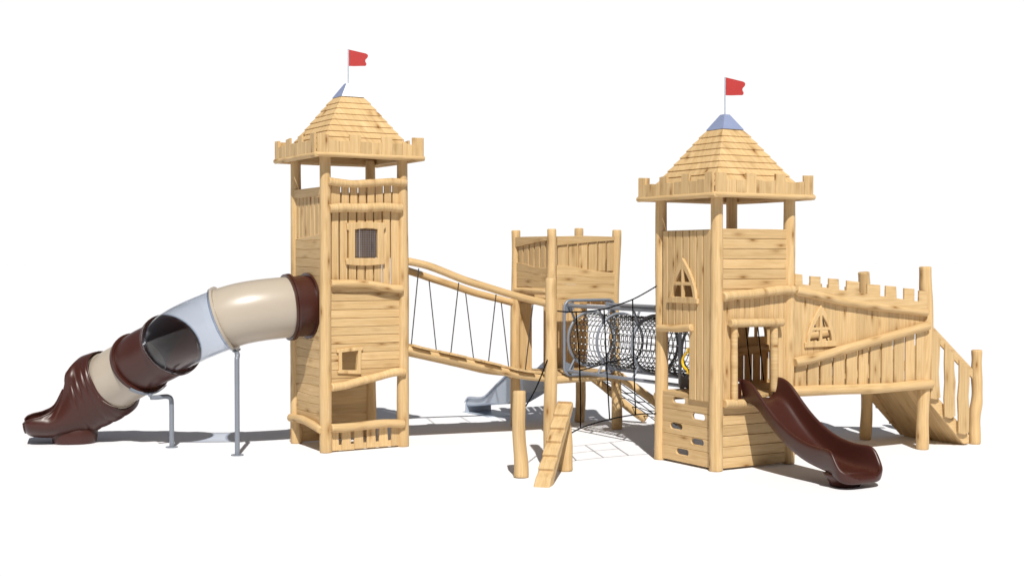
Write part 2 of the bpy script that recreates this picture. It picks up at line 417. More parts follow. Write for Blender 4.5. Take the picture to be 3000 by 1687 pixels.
def M(cr, *pts): return [cr(*p) for p in pts]

# ================================================================== setting
gm = plain_mat('white_ground', (.822, .828, .868), .9, var=.012, vs=1.2, spec=.1)
mb = MB(); S = 900
mb.add([(-S, -S, 0), (S, -S, 0), (S, S, 0), (-S, S, 0)], [[0, 1, 2, 3]], [(0, 0, 0)]*4)
g = mb.build('ground', gm); g['kind'] = 'structure'

# ================================================================== TALL TOWER
w1, d1, o1 = 1.2017, 1.1159, .2277
T1 = thing('wooden_tower', 'taller wooden castle tower with mesh window, standing between brown tube slide and plank bridge', 'tower', (w1/2, d1/2, 0))
for (x, y) in ((0, 0), (w1, 0), (0, d1), (w1, d1)):
    log('post', T1, (x+.004, y, 0), (x, y, 4.22), .090, .076, wob=.008, seg=26, n=20, lump=.02)
zc1 = P(1005.5, 281, y=d1/2-.17).z; zt1 = P(1019, 246, y=d1/2).z
cx, cy = tower_top(T1, 0, 0, w1, d1, o1, 4.1308, 4.4546, zc1, zt1, True)
flag(cx, cy, zt1, P(1024, 145.5, y=d1/2).z, 'red flag on the washed-out white roof cap of the taller tower')
YR = -.085
pxlog('rail', T1, M(ZT, (66, 1166), (200, 1160), (420, 1135), (600, 1118), (768, 1122)), .064, .060, y=YR)
pxlog('rail', T1, M(ZT, (70, 772), (200, 752), (330, 715), (520, 668), (650, 632), (730, 622), (775, 628)), .058, .058, y=YR, cross=True)
pxlog('rail', T1, M(CR3, (316, 427), (420, 428), (530, 433), (620, 452), (704, 459)), .052, .058, y=YR)
pxlog('rail', T1, M(CR2, (520, 1235), (600, 1228), (760, 1230), (900, 1224), (1032, 1233)), .064, .064, y=YR, cross=True)
pxlog('rail', T1, M(CR2, (513, 1040), (610, 1055), (700, 1061), (830, 1054), (960, 1046), (1064, 1056)), .056, .056, y=YR, cross=True)
pxlog('rail', T1, M(CR3, (95, 1157), (150, 1165), (200, 1187), (262, 1226)), .058, .056, x=-.085)
# front: slotted foot boards
f0 = FRONT(0)
xs = [XZ(ZT(u, 1300), -.03)[0] for u in (60, 172, 290, 412, 530, 648, 745)]
zs = [XZ(ZT(u, v), -.03)[1] for u, v in ((158, 1325), (275, 1316), (395, 1303), (516, 1293), (632, 1281))]
mb = MB(); ztp = .31
for i in range(6):
    a, b = xs[i]+.002, xs[i+1]-.002; zb = .015+rng.uniform(0, .01)
    if i < 5:
        g_ = (b-a)*.27; zz = zs[i]
        mb.plate(f0, [(a, zb), (b, zb), (b, zz), (b-g_, zz), (b-g_-.008, ztp), (a, ztp)], .0, .032)
    else: mb.plate(f0, [(a, zb), (b, zb), (b, ztp), (a, ztp)], .0, .032)
mb.build('foot_board', WOOD, T1)
# front: horizontal boards with small crooked window
xl, xr = .03, w1-.03
(wxa, wza), (wxb, wzb), (wxc, wzc), (wxd, wzd) = [XZ(ZT(*p), -.04) for p in ((168, 435), (325, 417), (308, 607), (170, 603))]
zA = XZ(ZT(85, 760), -.03); zB = XZ(ZT(740, 610), -.03)
zr3 = XZ(CR3(320, 440), -.03)[1]; zr3b = XZ(CR3(700, 462), -.03)[1]
zlow, zhi = min(zA[1], zB[1])-.02, max(zr3, zr3b)+.02
k = (zB[1]-zA[1])/(zB[0]-zA[0])
clipb = (k, -1, k*zA[0]-zA[1]+.0)       # keep above the sloping rail
k2 = (zr3b-zr3)/(w1)
clipt = (-k2, 1, zr3)
class QuadHole:       # hole in boards that run along x; parameter is z
    def __init__(s, a, b, c, d): s.q = (a, b, c, d); s.lo, s.hi = (a[1]+b[1])/2*.0+min(c[1], d[1]), max(a[1], b[1]); s.edges = [s.lo-1e-4, s.lo+1e-4, s.hi-1e-4, s.hi+1e-4]; s.mid = (a[0]+b[0])/2
    def __call__(s, z):
        a, b, c, d = s.q
        if not s.lo <= z <= s.hi: return None
        return (d[0]+(a[0]-d[0])*(z-d[1])/(a[1]-d[1]), c[0]+(b[0]-c[0])*(z-c[1])/(b[1]-c[1]))
mb = MB(); mb.boards(f0, zlow, zhi, xl, xr, .122, n0=0, n1=.03, horiz=True, clips=(clipb, clipt), hole=QuadHole((wxa, wza), (wxb, wzb), (wxc, wzc), (wxd, wzd)), jit=0)
mb.build('plank_wall', WOOD, T1)
fo = [XZ(ZT(*p), -.045) for p in ((135, 402), (180, 398), (240, 390), (300, 384), (372, 384), (366, 420), (352, 420), (350, 600), (352, 646), (240, 641), (128, 636), (126, 618), (134, 612), (138, 440), (118, 440), (118, 420), (132, 424))]
fo = [XZ(ZT(*p), -.045) for p in ((118, 408), (180, 398), (240, 390), (300, 384), (372, 384), (370, 412), (356, 416), (350, 612), (355, 646), (240, 641), (128, 636), (126, 614), (140, 610), (138, 442), (118, 440))]
mb = MB(); mb.plate(f0, fo, .031, .062, holes=[[(wxa, wza), (wxb, wzb), (wxc, wzc), (wxd, wzd)]], ch=.006); mb.build('window', WOOD, T1)
# front: upper slats and barred window
gx = [XZ(CR3(u, 250), -.03)[0] for u in (318, 362, 410, 457, 503, 549, 596, 641, 690)]
ed = [(gx[i]+.010, gx[i+1]-.010) for i in range(8)]
zr4 = XZ(CR2(760, 1232), -.03)[1]; zr5 = XZ(CR2(760, 1060), -.03)[1]
(ia, iz1), (ib, iz0) = XZ(CR3(444, 132), -.04), XZ(CR3(567, 288), -.04)
mb = MB(); mb.boards(f0, 0, 0, zr3-.03, zr4, .1, n0=-.003, n1=.027, edges=ed, hole=RectHole(ia-.006, ib+.006, iz0-.005, iz1+.005))
mb.build('slat_wall', WOOD, T1)
gx2 = [XZ(CR2(u, 1130), -.03)[0] for u in (528, 603, 664, 725, 785, 845, 905, 964, 1030)]
mb = MB(); mb.boards(f0, 0, 0, zr4, zr5, .1, n0=0, n1=.03, edges=[(gx2[i]+.011, gx2[i+1]-.011) for i in range(8)]); mb.build('slat_wall', WOOD, T1)
wo = [XZ(CR3(*p), -.05) for p in ((398, 100), (440, 96), (500, 93), (560, 95), (611, 100), (612, 124), (600, 136), (600, 292), (607, 300), (606, 324), (560, 328), (500, 332), (440, 330), (397, 325), (394, 300), (402, 290), (412, 290), (412, 142), (402, 136))]
wi = [XZ(CR3(*p), -.05) for p in ((444, 136), (475, 130), (505, 128), (540, 130), (567, 135), (567, 290), (505, 292), (444, 290))]
mb = MB(); mb.plate(f0, wo, .031, .075, holes=[wi], ch=.006); win = mb.build('window', WOOD, T1)
def wires(q):
    for i in range(1, 10):
        x = ia+(ib-ia)*i/10; q.tube([(x, -.037, iz0-.02), (x, -.037, iz1+.02)], .0019, 5, 'flat')
    for j in range(1, 12):
        z = iz0+(iz1-iz0)*j/12; q.tube([(ia-.02, -.042, z), (ib+.02, -.042, z)], .0019, 5, 'flat')
one(wires, 'wire_mesh', WIRE, win)
# left side
fl = LEFT(0)
zw1, zw2 = P(*CR3(130, 190), x=0).z, P(*CR3(255, 152), x=0).z
zb1, zb2 = P(*CR3(110, 1160), x=0).z, P(*CR3(255, 1230), x=0).z
mb = MB(); mb.boards(fl, min(zb1, zb2)-.02, max(zw1, zw2)+.03, .03, d1-.03, .128, n0=0, n1=.03, horiz=True, wav=.012, clips=(((zw1-zw2)/-d1, 1, zw2), ((zb1-zb2)/d1, -1, -zb2)))
mb.build('plank_wall', WOOD, T1)
za, zb_ = P(*CR2(285, 1105), x=0).z, P(*CR2(450, 1085), x=0).z
ztl = (za+zb_)/2
mb = MB(); e = [(.05+i*.147+.012, .05+(i+1)*.147-.012) for i in range(7)]
mb.boards(fl, 0, 0, zw2-.12, ztl-.03, .1, n0=-.012, n1=.016, edges=e)
mb.build('slat_wall', WOOD, T1)
zl = P(*CR2(380, 1160), x=0).z
mb = MB(); mb.plate(fl, [(.04, ztl), (d1-.04, ztl)]+[(u, ztl-.165+.075*(u/d1)+.018*math.sin(u*5)) for u in [d1-.04-(d1-.08)*i/10 for i in range(11)]], .018, .046, grain='u'); mb.build('top_board', WOOD, T1)
# back and right side
fb = BACK(d1)
mb = MB(); mb.boards(fb, .02, 2.75, .03, w1-.03, .128, n0=-.03, n1=0, horiz=True, wav=.008); mb.build('plank_wall', WOOD, T1)
mb = MB(); mb.boards(fb, .06, w1-.06, 2.735, 3.72, .125, gap=.013, n0=-.027, n1=.003); mb.build('slat_wall', WOOD, T1)
mb = MB(); mb.boards(RIGHT(w1), .06, d1-.06, 2.75, 3.7, .13, gap=.013, n0=-.03, n1=0); mb.build('slat_wall', WOOD, T1)
log('rail', T1, (w1+.03, -.02, 2.78), (w1+.03, d1+.02, 2.80), .055, wob=.02)
mb = MB(); mb.boards(Frame((0, 0, 1.48), (1, 0, 0), (0, 1, 0), (0, 0, 1)), .04, w1-.04, .035, d1-.035, .14, n0=-.02, n1=.02); mb.build('floor', WOOD, T1)

# ================================================================== TUBE SLIDE
TS = thing('tube_slide', 'curved brown, beige and clear plastic tube slide leaving the side of the taller tower', 'tube slide', (-1.7, 1.5, 0))
S = [None, Vector((-.03, .56, 2.05)), Vector((-.33, .555, 2.035)), P(*CR1(1462, 410), fw=18.45), P(*CR1(1119, 578), fw=18.76), P(*CR1(915, 700), fw=19.12), P(*CR1(733, 815), fw=19.40)]
def camdir(l, dn, fwd):
    c, s = math.cos(YAW), math.sin(YAW); return Vector((-l*c+fwd*s, l*s+fwd*c, -dn)).normalized()
TG = [None, Vector((-1, 0, -.03)).normalized(), Vector((-.995, .05, -.07)).normalized(), camdir(.93, .36, .03), camdir(.63, .48, .60), camdir(.655, .49, .56), camdir(.72, .50, .46)]
def cat(i, t):
    a, b = S[i], S[i+1]; L_ = (b-a).length
    return a*(2*t**3-3*t*t+1)+TG[i]*L_*(t**3-2*t*t+t)+b*(-2*t**3+3*t*t)+TG[i+1]*L_*(t**3-t*t)
def pipe(q, pts, r, n=56, thick=.008, rads=None):
    m = len(pts); rings = []
    for rad in ((r, r-thick) if thick else (r,)):
        x = Vector((0, 0, 1)); vs = []
        for i, p in enumerate(pts):
            tn = (pts[min(i+1, m-1)]-pts[max(i-1, 0)]).normalized(); x = (Vector((0, 0, 1))-tn*tn.z).normalized(); y = tn.cross(x)
            vs += [p+(x*math.cos(2*math.pi*k/n)+y*math.sin(2*math.pi*k/n))*rad for k in range(n)]
        rings.append(vs)
    fs = [[i*n+k, i*n+(k+1) % n, (i+1)*n+(k+1) % n, (i+1)*n+k] for i in range(m-1) for k in range(n)]
    q.add(rings[0], fs, [(0, 0, 0)]*len(rings[0]), smooth=True); 
    if not thick: return
    q.add(rings[1], fs, [(0, 0, 0)]*len(rings[1]), smooth=True)
    for e in (0, m-1):
        v = rings[0][e*n:e*n+n]+rings[1][e*n:e*n+n]
        q.add(v, [[k, (k+1) % n, n+(k+1) % n, n+k] for k in range(n)], [(0, 0, 0)]*len(v))
def flange(i, t, r, half, name, m, parent, thick=.05, shift=0):
    p = cat(i, t); d = (cat(i, min(1, t+.02))-cat(i, max(0, t-.02))).normalized(); p = p+d*shift
    one(lambda q: pipe(q, [p-d*half, p-d*half*.6, p+d*half*.6, p+d*half], r, thick=thick), name, m, parent)
TR = .435
segs = {}
for i, (m, nm) in {1: (BROWN, 'brown tube section bolted to the tower'), 2: (BEIGE, 'upper beige tube section'), 3: (CLEAR, 'clear tube section'), 4: (BROWN, 'lower brown tube section'), 5: (BEIGE, 'lower beige tube section')}.items():
    pts = [cat(i, t/14) for t in range(15)]
    segs[i] = one(lambda q: pipe(q, pts, TR, thick=.008 if i != 3 else 0), 'tube_section', m, TS); segs[i]['label'] = nm
for i, t, m, r, h, sh, par in ((1, .0, BROWN, .475, .016, .012, 1), (1, 1, BROWN, .478, .017, -.020, 1), (2, 0, BROWN, .474, .014, .016, 1), (2, 1, BEIGE, .476, .018, -.012, 2), (3, 0, CLEAR, .470, .012, .022, 3), (3, 1, CLEAR, .472, .015, -.02, 3),
                               (4, 0, BROWN, .476, .018, .018, 4), (4, 1, BROWN, .478, .020, -.02, 4), (5, 0, BROWN, .470, .012, .020, 4), (5, 1, BEIGE, .458, .016, -.016, 5)):
    flange(i, t, r, h, 'flange', m, segs[par], thick=.040, shift=sh)
# exit hood: pleated cowl that opens into a tray
secs = [((640, 622), (850, 1012), 19.41, .46, 180, .75), ((588, 634), (785, 1062), 19.43, .465, 180, .5), ((518, 664), (690, 1108), 19.46, .46, 180, .3), ((462, 735), (600, 1150), 19.46, .455, 180, .15), ((427, 830), (510, 1168), 19.45, .45, 180, .05),
        ((398, 905), (430, 1178), 19.43, .44, 176, 0), ((350, 990), (350, 1182), 19.41, .43, 142, 0), ((280, 1030), (290, 1183), 19.38, .42, 118, 0), ((215, 1047), (235, 1180), 19.36, .41, 110, 0), ((178, 1060), (195, 1170), 19.35, .385, 108, 0), ((158, 1078), (170, 1150), 19.345, .32, 105, 0)]
def hood(q):
    ns = 72; rings = []
    p, d = S[6], TG[6]; sd0 = Vector((0, 0, 1)).cross(d).normalized(); up0 = d.cross(sd0).normalized()
    if up0.z < 0: up0 = -up0
    th_ = [-1+2*k/ns for k in range(ns+1)]
    rings.append([p+(up0*-math.cos(math.pi*t)+sd0*math.sin(math.pi*t))*.470 for t in th_])
    hA = Vector((d.x, d.y, 0)).normalized(); hB = camdir(.95, 0, -.31); hB.z = 0; hB.normalize()
    for j, (tp, bt, fw, hwid, ph, bl) in enumerate(secs):
        top, bot = P(*CR1(*tp), fw=fw), P(*CR1(*bt), fw=fw); A = top-bot; ph = R(ph)
        hd = (hA*bl+hB*(1-bl)).normalized(); sd = Vector((0, 0, 1)).cross(hd).normalized(); ring = []
        A = Vector((0, 0, A.z))+hd*(Vector((A.x, A.y, 0)).dot(hd)) if j > 1 else A
        mid = (top+bot)/2; bot = mid-A/2
        for t in th_:
            th = ph*t; hh = (1-math.cos(th))/(1-math.cos(ph)); wd = math.sin(th)
            if abs(th) > math.pi/2 and j >= 3: wd = math.copysign(max(abs(wd), 1-.22*hh), th)
            ring.append(bot+A*hh+sd*wd*hwid)
        rings.append(ring)
    fine = []
    for i in range(len(rings)-1):
        a, b, c, e = rings[max(i-1, 0)], rings[i], rings[i+1], rings[min(i+2, len(rings)-1)]
        for k in range(10):
            t = k/10; fine.append([.5*((2*q1)+(q2-q0)*t+(2*q0-5*q1+4*q2-q3)*t*t+(3*q1-q0-3*q2+q3)*t**3) for q0, q1, q2, q3 in zip(a, b, c, e)])
    fine.append(rings[-1])
    for i, r_ in enumerate(fine):          # moulded folds that run over the dome and down its sides
        e = max(0, min(1, (i-10)/6))*max(0, min(1, (50-i)/10))
        if e <= 0: continue
        c_ = sum(r_, Vector())/len(r_); z0, z1 = min(v.z for v in r_), max(v.z for v in r_)
        w_ = abs(math.sin(math.pi*(i-10)/7.5)); w_ = 1-(1-w_)**2
        for k, v in enumerate(r_):
            h_ = (v.z-z0)/max(.01, z1-z0); g_ = max(.32, min(1, (h_-.25)/.4))*max(.0, 1-max(0, h_-.62)/.30)
            r_[k] = v+(v-c_).normalized()*.040*e*g_*(w_-.6)
    n = ns+1; m = len(fine); vs = [v for r_ in fine for v in r_]
    fs = [[i*n+k, i*n+k+1, (i+1)*n+k+1, (i+1)*n+k] for i in range(m-1) for k in range(ns)]
    q.add(vs, fs, [(0, 0, 0)]*len(vs), smooth=True)
    i0 = 57
    q.rim = [vs[i*n] for i in range(i0, m)]+[vs[(m-1)*n+k] for k in range(4, n-2, 4)]+[vs[i*n+ns] for i in range(m-1, i0-1, -1)]
mb = MB(); hood(mb); rim = mb.rim; hd_ = mb.build('exit_hood', BROWN, TS)
hd_.modifiers.new('s', 'SOLIDIFY').thickness = .012
one(lambda q: q.tube(rim, .014, 10, 'round'), 'rolled_edge', BROWN, hd_)
def foot(q):
    n = 28; vs = []
    c = P(*CR1(488, 1200), fw=19.40)
    ax = Vector((-.86, .51, 0)).normalized(); ax = Vector((-.93, .36, 0)).normalized(); ay = Vector((-ax.y, ax.x, 0))
    prof = [(.40, .28, .16), (.20, .335, .25), (.10, .33, .255), (.02, .312, .245), (0, .305, .24)]
    for z, a, b in prof: vs += [Vector((c.x, c.y, z))+ax*a*math.copysign(abs(math.cos(2*math.pi*k/n))**.75, math.cos(2*math.pi*k/n))+ay*b*math.sin(2*math.pi*k/n) for k in range(n)]
    q.add(vs, [[i*n+k, i*n+(k+1) % n, (i+1)*n+(k+1) % n, (i+1)*n+k] for i in range(len(prof)-1) for k in range(n)]+[list(range(n)), list(range(4*n, 5*n))], [(0, 0, 0)]*len(vs), smooth=True)
one(foot, 'foot', BROWN, TS)
def leg(base, pts, capend, strap):
    l = one(lambda q: q.tube(smoothpath(pts, 5), .034, 16, 'flat'), 'support_leg', GREY, TS)
    one(lambda q: q.tube([base, base+Vector((0, 0, .012))], .088, 24, 'flat', smooth=False), 'base_plate', GREY, l)
    return l
b1 = P(*CR1(1122, 1248), z=0); up = Vector((0, 0, 1))
e1 = P(*CR1(985, 922), fw=18.72); h1 = P(*CR1(1122, 935), fw=18.6).z
l1 = leg(b1, [b1, b1+up*.3, b1+up*(h1-.16), b1+up*(h1-.05)+(e1-b1)*.02, Vector((b1.x, b1.y, h1+.005)).lerp(Vector((e1.x, e1.y, h1)), .14), Vector((b1.x, b1.y, h1+.015)).lerp(e1, .32), Vector((b1.x, b1.y, h1)).lerp(e1, .7), e1], None, None)
def strap(i, t, lo, hi, sh):
    p = cat(i, t); d = (cat(i, min(1, t+.02))-cat(i, max(0, t-.02))).normalized(); p += d*sh
    x = (Vector((0, 0, -1))+d*d.z).normalized(); y = d.cross(x); mb = MB(); vs = []
    an = [R(lo+(hi-lo)*k/16) for k in range(17)]
    for a in an:
        for r_, h in ((.484, -.03), (.484, .03), (.498, .03), (.498, -.03)): vs.append(p+(x*math.cos(a)+y*math.sin(a))*r_+d*h)
    fs = [[k*4+j, k*4+(j+1) % 4, k*4+4+(j+1) % 4, k*4+4+j] for k in range(16) for j in range(4)]+[[0, 1, 2, 3], [64, 65, 66, 67]]
    mb.add(vs, fs, [(0, 0, 0)]*len(vs)); return mb, p+x*.49
s1, q1 = strap(4, 1, -38, 38, -.0); s1.build('cradle', GREY, l1)
one(lambda q: q.tube([q1+Vector((0, 0, .01)), Vector((q1.x, q1.y, e1.z))*.5+Vector((e1.x, e1.y, e1.z+.03))*.5], .03, 10, 'flat'), 'bracket', GREY, l1)
b2 = P(*CR1(1550, 1300), z=0); t2 = P(*CR1(1552, 640), fw=18.2).z; s2, q2 = strap(2, 1, -16, 16, -.01)
l2 = leg(b2, [b2, b2+up*.5, b2+up*(t2-.13), b2+up*(t2-.05)+Vector((.01, .02, 0)), b2+up*(t2-.005)+Vector((.03, .06, 0)), Vector((q2.x, q2.y, t2+.0)).lerp(b2+up*t2, .45), Vector((q2.x, q2.y, q2.z-.02))], None, None)
s2.build('cradle', GREY, l2)

# ================================================================== PLANK BRIDGE
BR = thing('plank_bridge', 'sloping plank bridge with log handrails and grey ropes behind the tall tower post', 'bridge', (2.5, .55, 0))
def rcurve(pts, y):
    w = [P(*ZB(*p), y=y) for p in pts]; return smoothpath(w, 5)
near = rcurve([(40, 72), (200, 108), (330, 155), (440, 200), (560, 245), (700, 288), (850, 335), (1000, 378), (1240, 437)], 0)
far = rcurve([(-20, 135), (120, 178), (250, 222), (400, 270), (600, 338), (800, 390), (975, 436)], 1.10)
one(lambda q: q.tube(near, [.056]*len(near), 14), 'handrail', WOOD, BR); one(lambda q: q.tube(far, [.056]*len(far), 14), 'handrail', WOOD, BR)
dn = rcurve([(30, 818), (150, 850), (300, 880), (550, 935), (800, 992), (1000, 1040), (1240, 1066)], 0)
one(lambda q: q.tube(dn, .058, 14), 'bearer_log', WOOD, BR)
one(lambda q: q.tube([p+Vector((0, 1.09, 0)) for p in dn], .058, 14), 'bearer_log', WOOD, BR)
def onpath(path, x):
    for a, b in zip(path, path[1:]):
        if a.x <= x <= b.x: return a.lerp(b, (x-a.x)/(b.x-a.x)), (b-a).normalized()
    return path[-1], (path[-1]-path[-2]).normalized()
npl = 16; x0, x1 = 1.30, 3.70
for i in range(npl):
    p, d = onpath(dn, x0+(x1-x0)*(i+.5)/npl); L = (x1-x0)/npl*1.02
    tilt = (i % 4-1.5)*.0
    d2 = d; nrm = Vector((-d2.z, 0, d2.x)); mb = MB()
    yj = rng.uniform(-.008, .008)-(.035 if i % 4 == 2 else .10)+(i % 4)*.008
    fr = Frame(p+nrm*.074+Vector((0, yj, 0)), d2, (0, 1, 0), nrm)
    mb.plate(fr, [(-L/2+.004, -.02), (L/2-.004, -.02), (L/2-.004, 1.20), (-L/2+.004, 1.20)], -.017, .017, both=True)
    mb.build('deck_plank', WOOD, BR)
for (a, b, y) in (((135, 135), (74, 768), 0), ((475, 255), (409, 845), 0), ((792, 355), (729, 918), 0), ((1105, 440), (1041, 990), 0)):
    p = P(*ZB(*a), y=y-.02); q_ = P(*ZB(*b), y=y-.02); one(lambda q: q.tube([p, q_-(p-q_)*.03], .0085, 6, 'flat'), 'rope', DROPE, BR)
for (a, b) in (((223, 235), (284, 820)), ((532, 332), (600, 890)), ((835, 415), (898, 960))):
    p = P(*ZB(*a), y=1.10); q_ = P(*ZB(*b), y=1.09); one(lambda q: q.tube([p, q_-(p-q_)*.03], .0085, 6, 'flat'), 'rope', DROPE, BR)

# ================================================================== LOOKOUT PLATFORM
hx, hy, hw, hd = 3.772, .013, 1.239, 1.079
HT = thing('wooden_platform', 'open-topped square wooden lookout at the end of the plank bridge, lower than both towers', 'platform', (hx+hw/2, hy+hd/2, 0))
for (x, y, zz, wb) in ((hx, hy, 3.19, .012), (hx+hw, hy, 3.19, .03), (hx, hy+hd, 3.19, .01), (hx+hw, hy+hd, 3.24, .03)):
    if wb == .03 and y > .5:
        one(lambda q: q.tube(smoothpath([(x+dx, y, z) for dx, z in ((.0, 0), (.03, .35), (.03, .75), (.06, 1.1), (.085, 1.5), (.06, 1.9), (.02, 2.3), (-.01, 2.8), (-.01, zz))], 4), [.086-.012*i/32 for i in range(33)], 20), 'post', WOOD, HT); continue
    log('post', HT, (x, y, 0), (x, y, zz), .085, .07, wob=wb, seg=26, n=20)
ff = FRONT(hy)
def px_x(cr, u, v, y): return XZ(cr(u, v), y)[0]
ya = hy-.03
top = [XZ(CR4(*p), ya) for p in ((872, 77), (1000, 74), (1175, 79), (1175, 99), (1100, 104), (1020, 111), (950, 119), (872, 125))]
mb = MB(); mb.plate(ff, top, .018, .046, grain='u'); mb.build('top_board', WOOD, HT)
gx = [px_x(CR4, u, 190, ya) for u in (876, 935, 988, 1041, 1092, 1138, 1182)]
zlo = XZ(CR4(1000, 262), ya)[1]; zhi_ = XZ(CR4(1000, 95), ya)[1]
mb = MB(); mb.boards(ff, 0, 0, zlo, zhi_, .1, n0=-.010, n1=.018, edges=[(gx[i]+.017, gx[i+1]-.017) for i in range(6)]); mb.build('slat_wall', WOOD, HT)
mb = MB()
rows = [((872, 230), (930, 232), (1000, 245), (1080, 260), (1180, 270)), ((872, 284), (960, 284), (1060, 296), (1180, 292)), ((872, 331), (960, 332), (1080, 330), (1180, 333)), ((872, 381), (960, 380), (1080, 374), (1180, 378)), ((872, 411), (960, 412), (1080, 416), (1180, 418))]
rows = [[XZ(CR4(*p), ya) for p in r] for r in rows]
for a, b in zip(rows, rows[1:]): mb.plate(ff, [(p[0], p[1]-.0015) for p in a]+[(p[0], p[1]+.0015) for p in reversed(b)], .0, .03, grain='u')
mb.build('plank_wall', WOOD, HT)
fl = LEFT(hx); xa = hx-.03
ltop = [YZ(CR4(*p), xa) for p in ((655, 81), (740, 78), (835, 76), (835, 97), (780, 106), (720, 119), (655, 134))]
mb = MB(); mb.plate(fl, ltop, .018, .046, grain='u'); mb.build('top_board', WOOD, HT)
gy = [YZ(CR4(u, 180), xa)[0] for u in (660, 690, 720, 749, 779, 808, 838)]
zl = YZ(CR4(745, 246), xa)[1]; zh = YZ(CR4(745, 100), xa)[1]
mb = MB(); mb.boards(fl, 0, 0, zl, zh, .1, n0=-.010, n1=.018, edges=[(gy[i+1]+.018, gy[i]-.018) for i in range(6)]); mb.build('slat_wall', WOOD, HT)
rows = [((655, 214), (700, 222), (750, 240), (838, 245)), ((655, 262), (700, 264), (760, 278), (838, 277)), ((655, 303), (720, 305), (770, 318), (838, 314)), ((655, 345), (720, 346), (770, 350), (838, 351))]
rows = [[YZ(CR4(*p), xa) for p in r] for r in rows]; mb = MB()
for a, b in zip(rows, rows[1:]): mb.plate(fl, [(p[0], p[1]-.0015) for p in a]+[(p[0], p[1]+.0015) for p in reversed(b)], .0, .03, grain='u')
mb.build('plank_wall', WOOD, HT)
pxlog('rail', HT, M(CR4, (650, 362), (730, 366), (825, 372)), .050, x=hx-.02)
# back and right walls, with the opening to the steel slide
fbk = BACK(hy+hd)
mb = MB(); mb.boards(fbk, hx+.05, hx+hw-.05, 2.305, 3.08, .15, gap=.03, n0=-.03, n1=0); mb.build('slat_wall', WOOD, HT)
mb = MB(); mb.boards(fbk, 1.98, 2.30, hx+.03, hx+hw-.03, .11, n0=-.03, n1=0, horiz=True); mb.build('plank_wall', WOOD, HT)
xo0 = P(1555, 1000, y=hy+hd).x; xo1 = P(1592, 1000, y=hy+hd).x
mb = MB()
e = [(hx+.06, hx+.17), (hx+.185, xo0-.115), (xo0-.10, xo0)]
mb.boards(fbk, 0, 0, .90, 2.0, .1, n0=-.033, n1=-.003, edges=e)
xe = [P(u, 1000, y=hy+hd).x for u in (1590, 1610, 1626, 1644, 1661, 1681, 1700)]
mb.boards(fbk, 0, 0, .90, 2.0, .1, n0=-.033, n1=-.003, edges=[(xe[i]+.008, xe[i+1]-.008) for i in range(6)])
mb.build('slat_wall', WOOD, HT)
mb = MB(); mb.boards(RIGHT(hx+hw), hy+.05, hy+hd-.05, 1.98, 3.05, .15, gap=.03, n0=-.03, n1=0); mb.build('slat_wall', WOOD, HT)
mb = MB(); mb.boards(Frame((0, 0, .91), (1, 0, 0), (0, 1, 0), (0, 0, 1)), hx+.0, hx+hw-.0, hy+.03, hy+hd-.03, .14, n0=-.02, n1=.02); mb.build('floor', WOOD, HT)
log('floor_beam', HT, (hx-.12, hy-.03, .845), (hx+hw+.10, hy-.03, .845), .062, wob=.008)
log('floor_beam', HT, (hx-.1, hy+hd+.03, .845), (hx+hw+.10, hy+hd+.03, .845), .06, wob=.01)
log('floor_beam', HT, (hx-.03, hy-.1, .85), (hx-.03, hy+hd+.1, .85), .045, wob=.006)
log('floor_beam', HT, (hx+hw+.03, hy-.1, .85), (hx+hw+.03, hy+hd+.1, .85), .05, wob=.01)

# ================================================================== STEEL SLIDE
xs = 4.06
MS = thing('metal_slide', 'bluish grey metal slide running down behind the wooden lookout', 'slide', (xs+.25, 2.4, 0))
prof = [P(*ZB(*p), x=xs) for p in ((1190, 985), (1040, 985), (870, 1044), (800, 1112), (745, 1170), (700, 1212), (670, 1224), (640, 1226), (600, 1222), (565, 1220), (545, 1226), (532, 1242))]
prof[0] = Vector((xs, 1.10, 1.13)); prof[1] = Vector((xs, 1.32, 1.10))
bed = [P(*ZB(*p), x=xs) for p in ((1190, 1110), (1130, 1110), (1010, 1200), (870, 1285), (800, 1290), (740, 1290), (700, 1293), (660, 1298), (600, 1302), (550, 1302), (530, 1303))]
bed[0] = Vector((xs, 1.10, .93)); bed[1] = Vector((xs, 1.32, .90))
prof.sort(key=lambda p: p.y); bed.sort(key=lambda p: p.y)
def interp(pl, y):
    for a, b in zip(pl, pl[1:]):
        if a.y <= y <= b.y: return a.z+(b.z-a.z)*(y-a.y)/max(1e-6, b.y-a.y)
    return pl[-1].z if y > pl[-1].y else pl[0].z
yend = min(prof[-1].y, bed[-1].y)
def chute(q):
    ny = 40; wv = .50; vs = []
    for i in range(ny+1):
        y = 1.10+(yend-1.10)*i/ny; zt = interp(prof, y); zb = min(interp(bed, y), zt-.06)
        if i > ny-2: zt -= .02*(i-ny+2)
        for x, z in ((-.02, zt-.03), (-.02, zt), (.0, zt+.004), (.012, zt-.01), (.012, zb+.03), (.04, zb+.006), (wv-.04, zb+.006), (wv-.012, zb+.03), (wv-.012, zt-.01), (wv, zt+.004), (wv+.02, zt), (wv+.02, zt-.03)):
            vs.append((xs+x, y, z))
    n = 12
    q.add(vs, [[i*n+k, i*n+k+1, (i+1)*n+k+1, (i+1)*n+k] for i in range(ny) for k in range(n-1)], [(0, 0, 0)]*len(vs))
mb = MB(); chute(mb); c_ = mb.build('chute', STEEL, MS); c_.modifiers.new('s', 'SOLIDIFY').thickness = .006
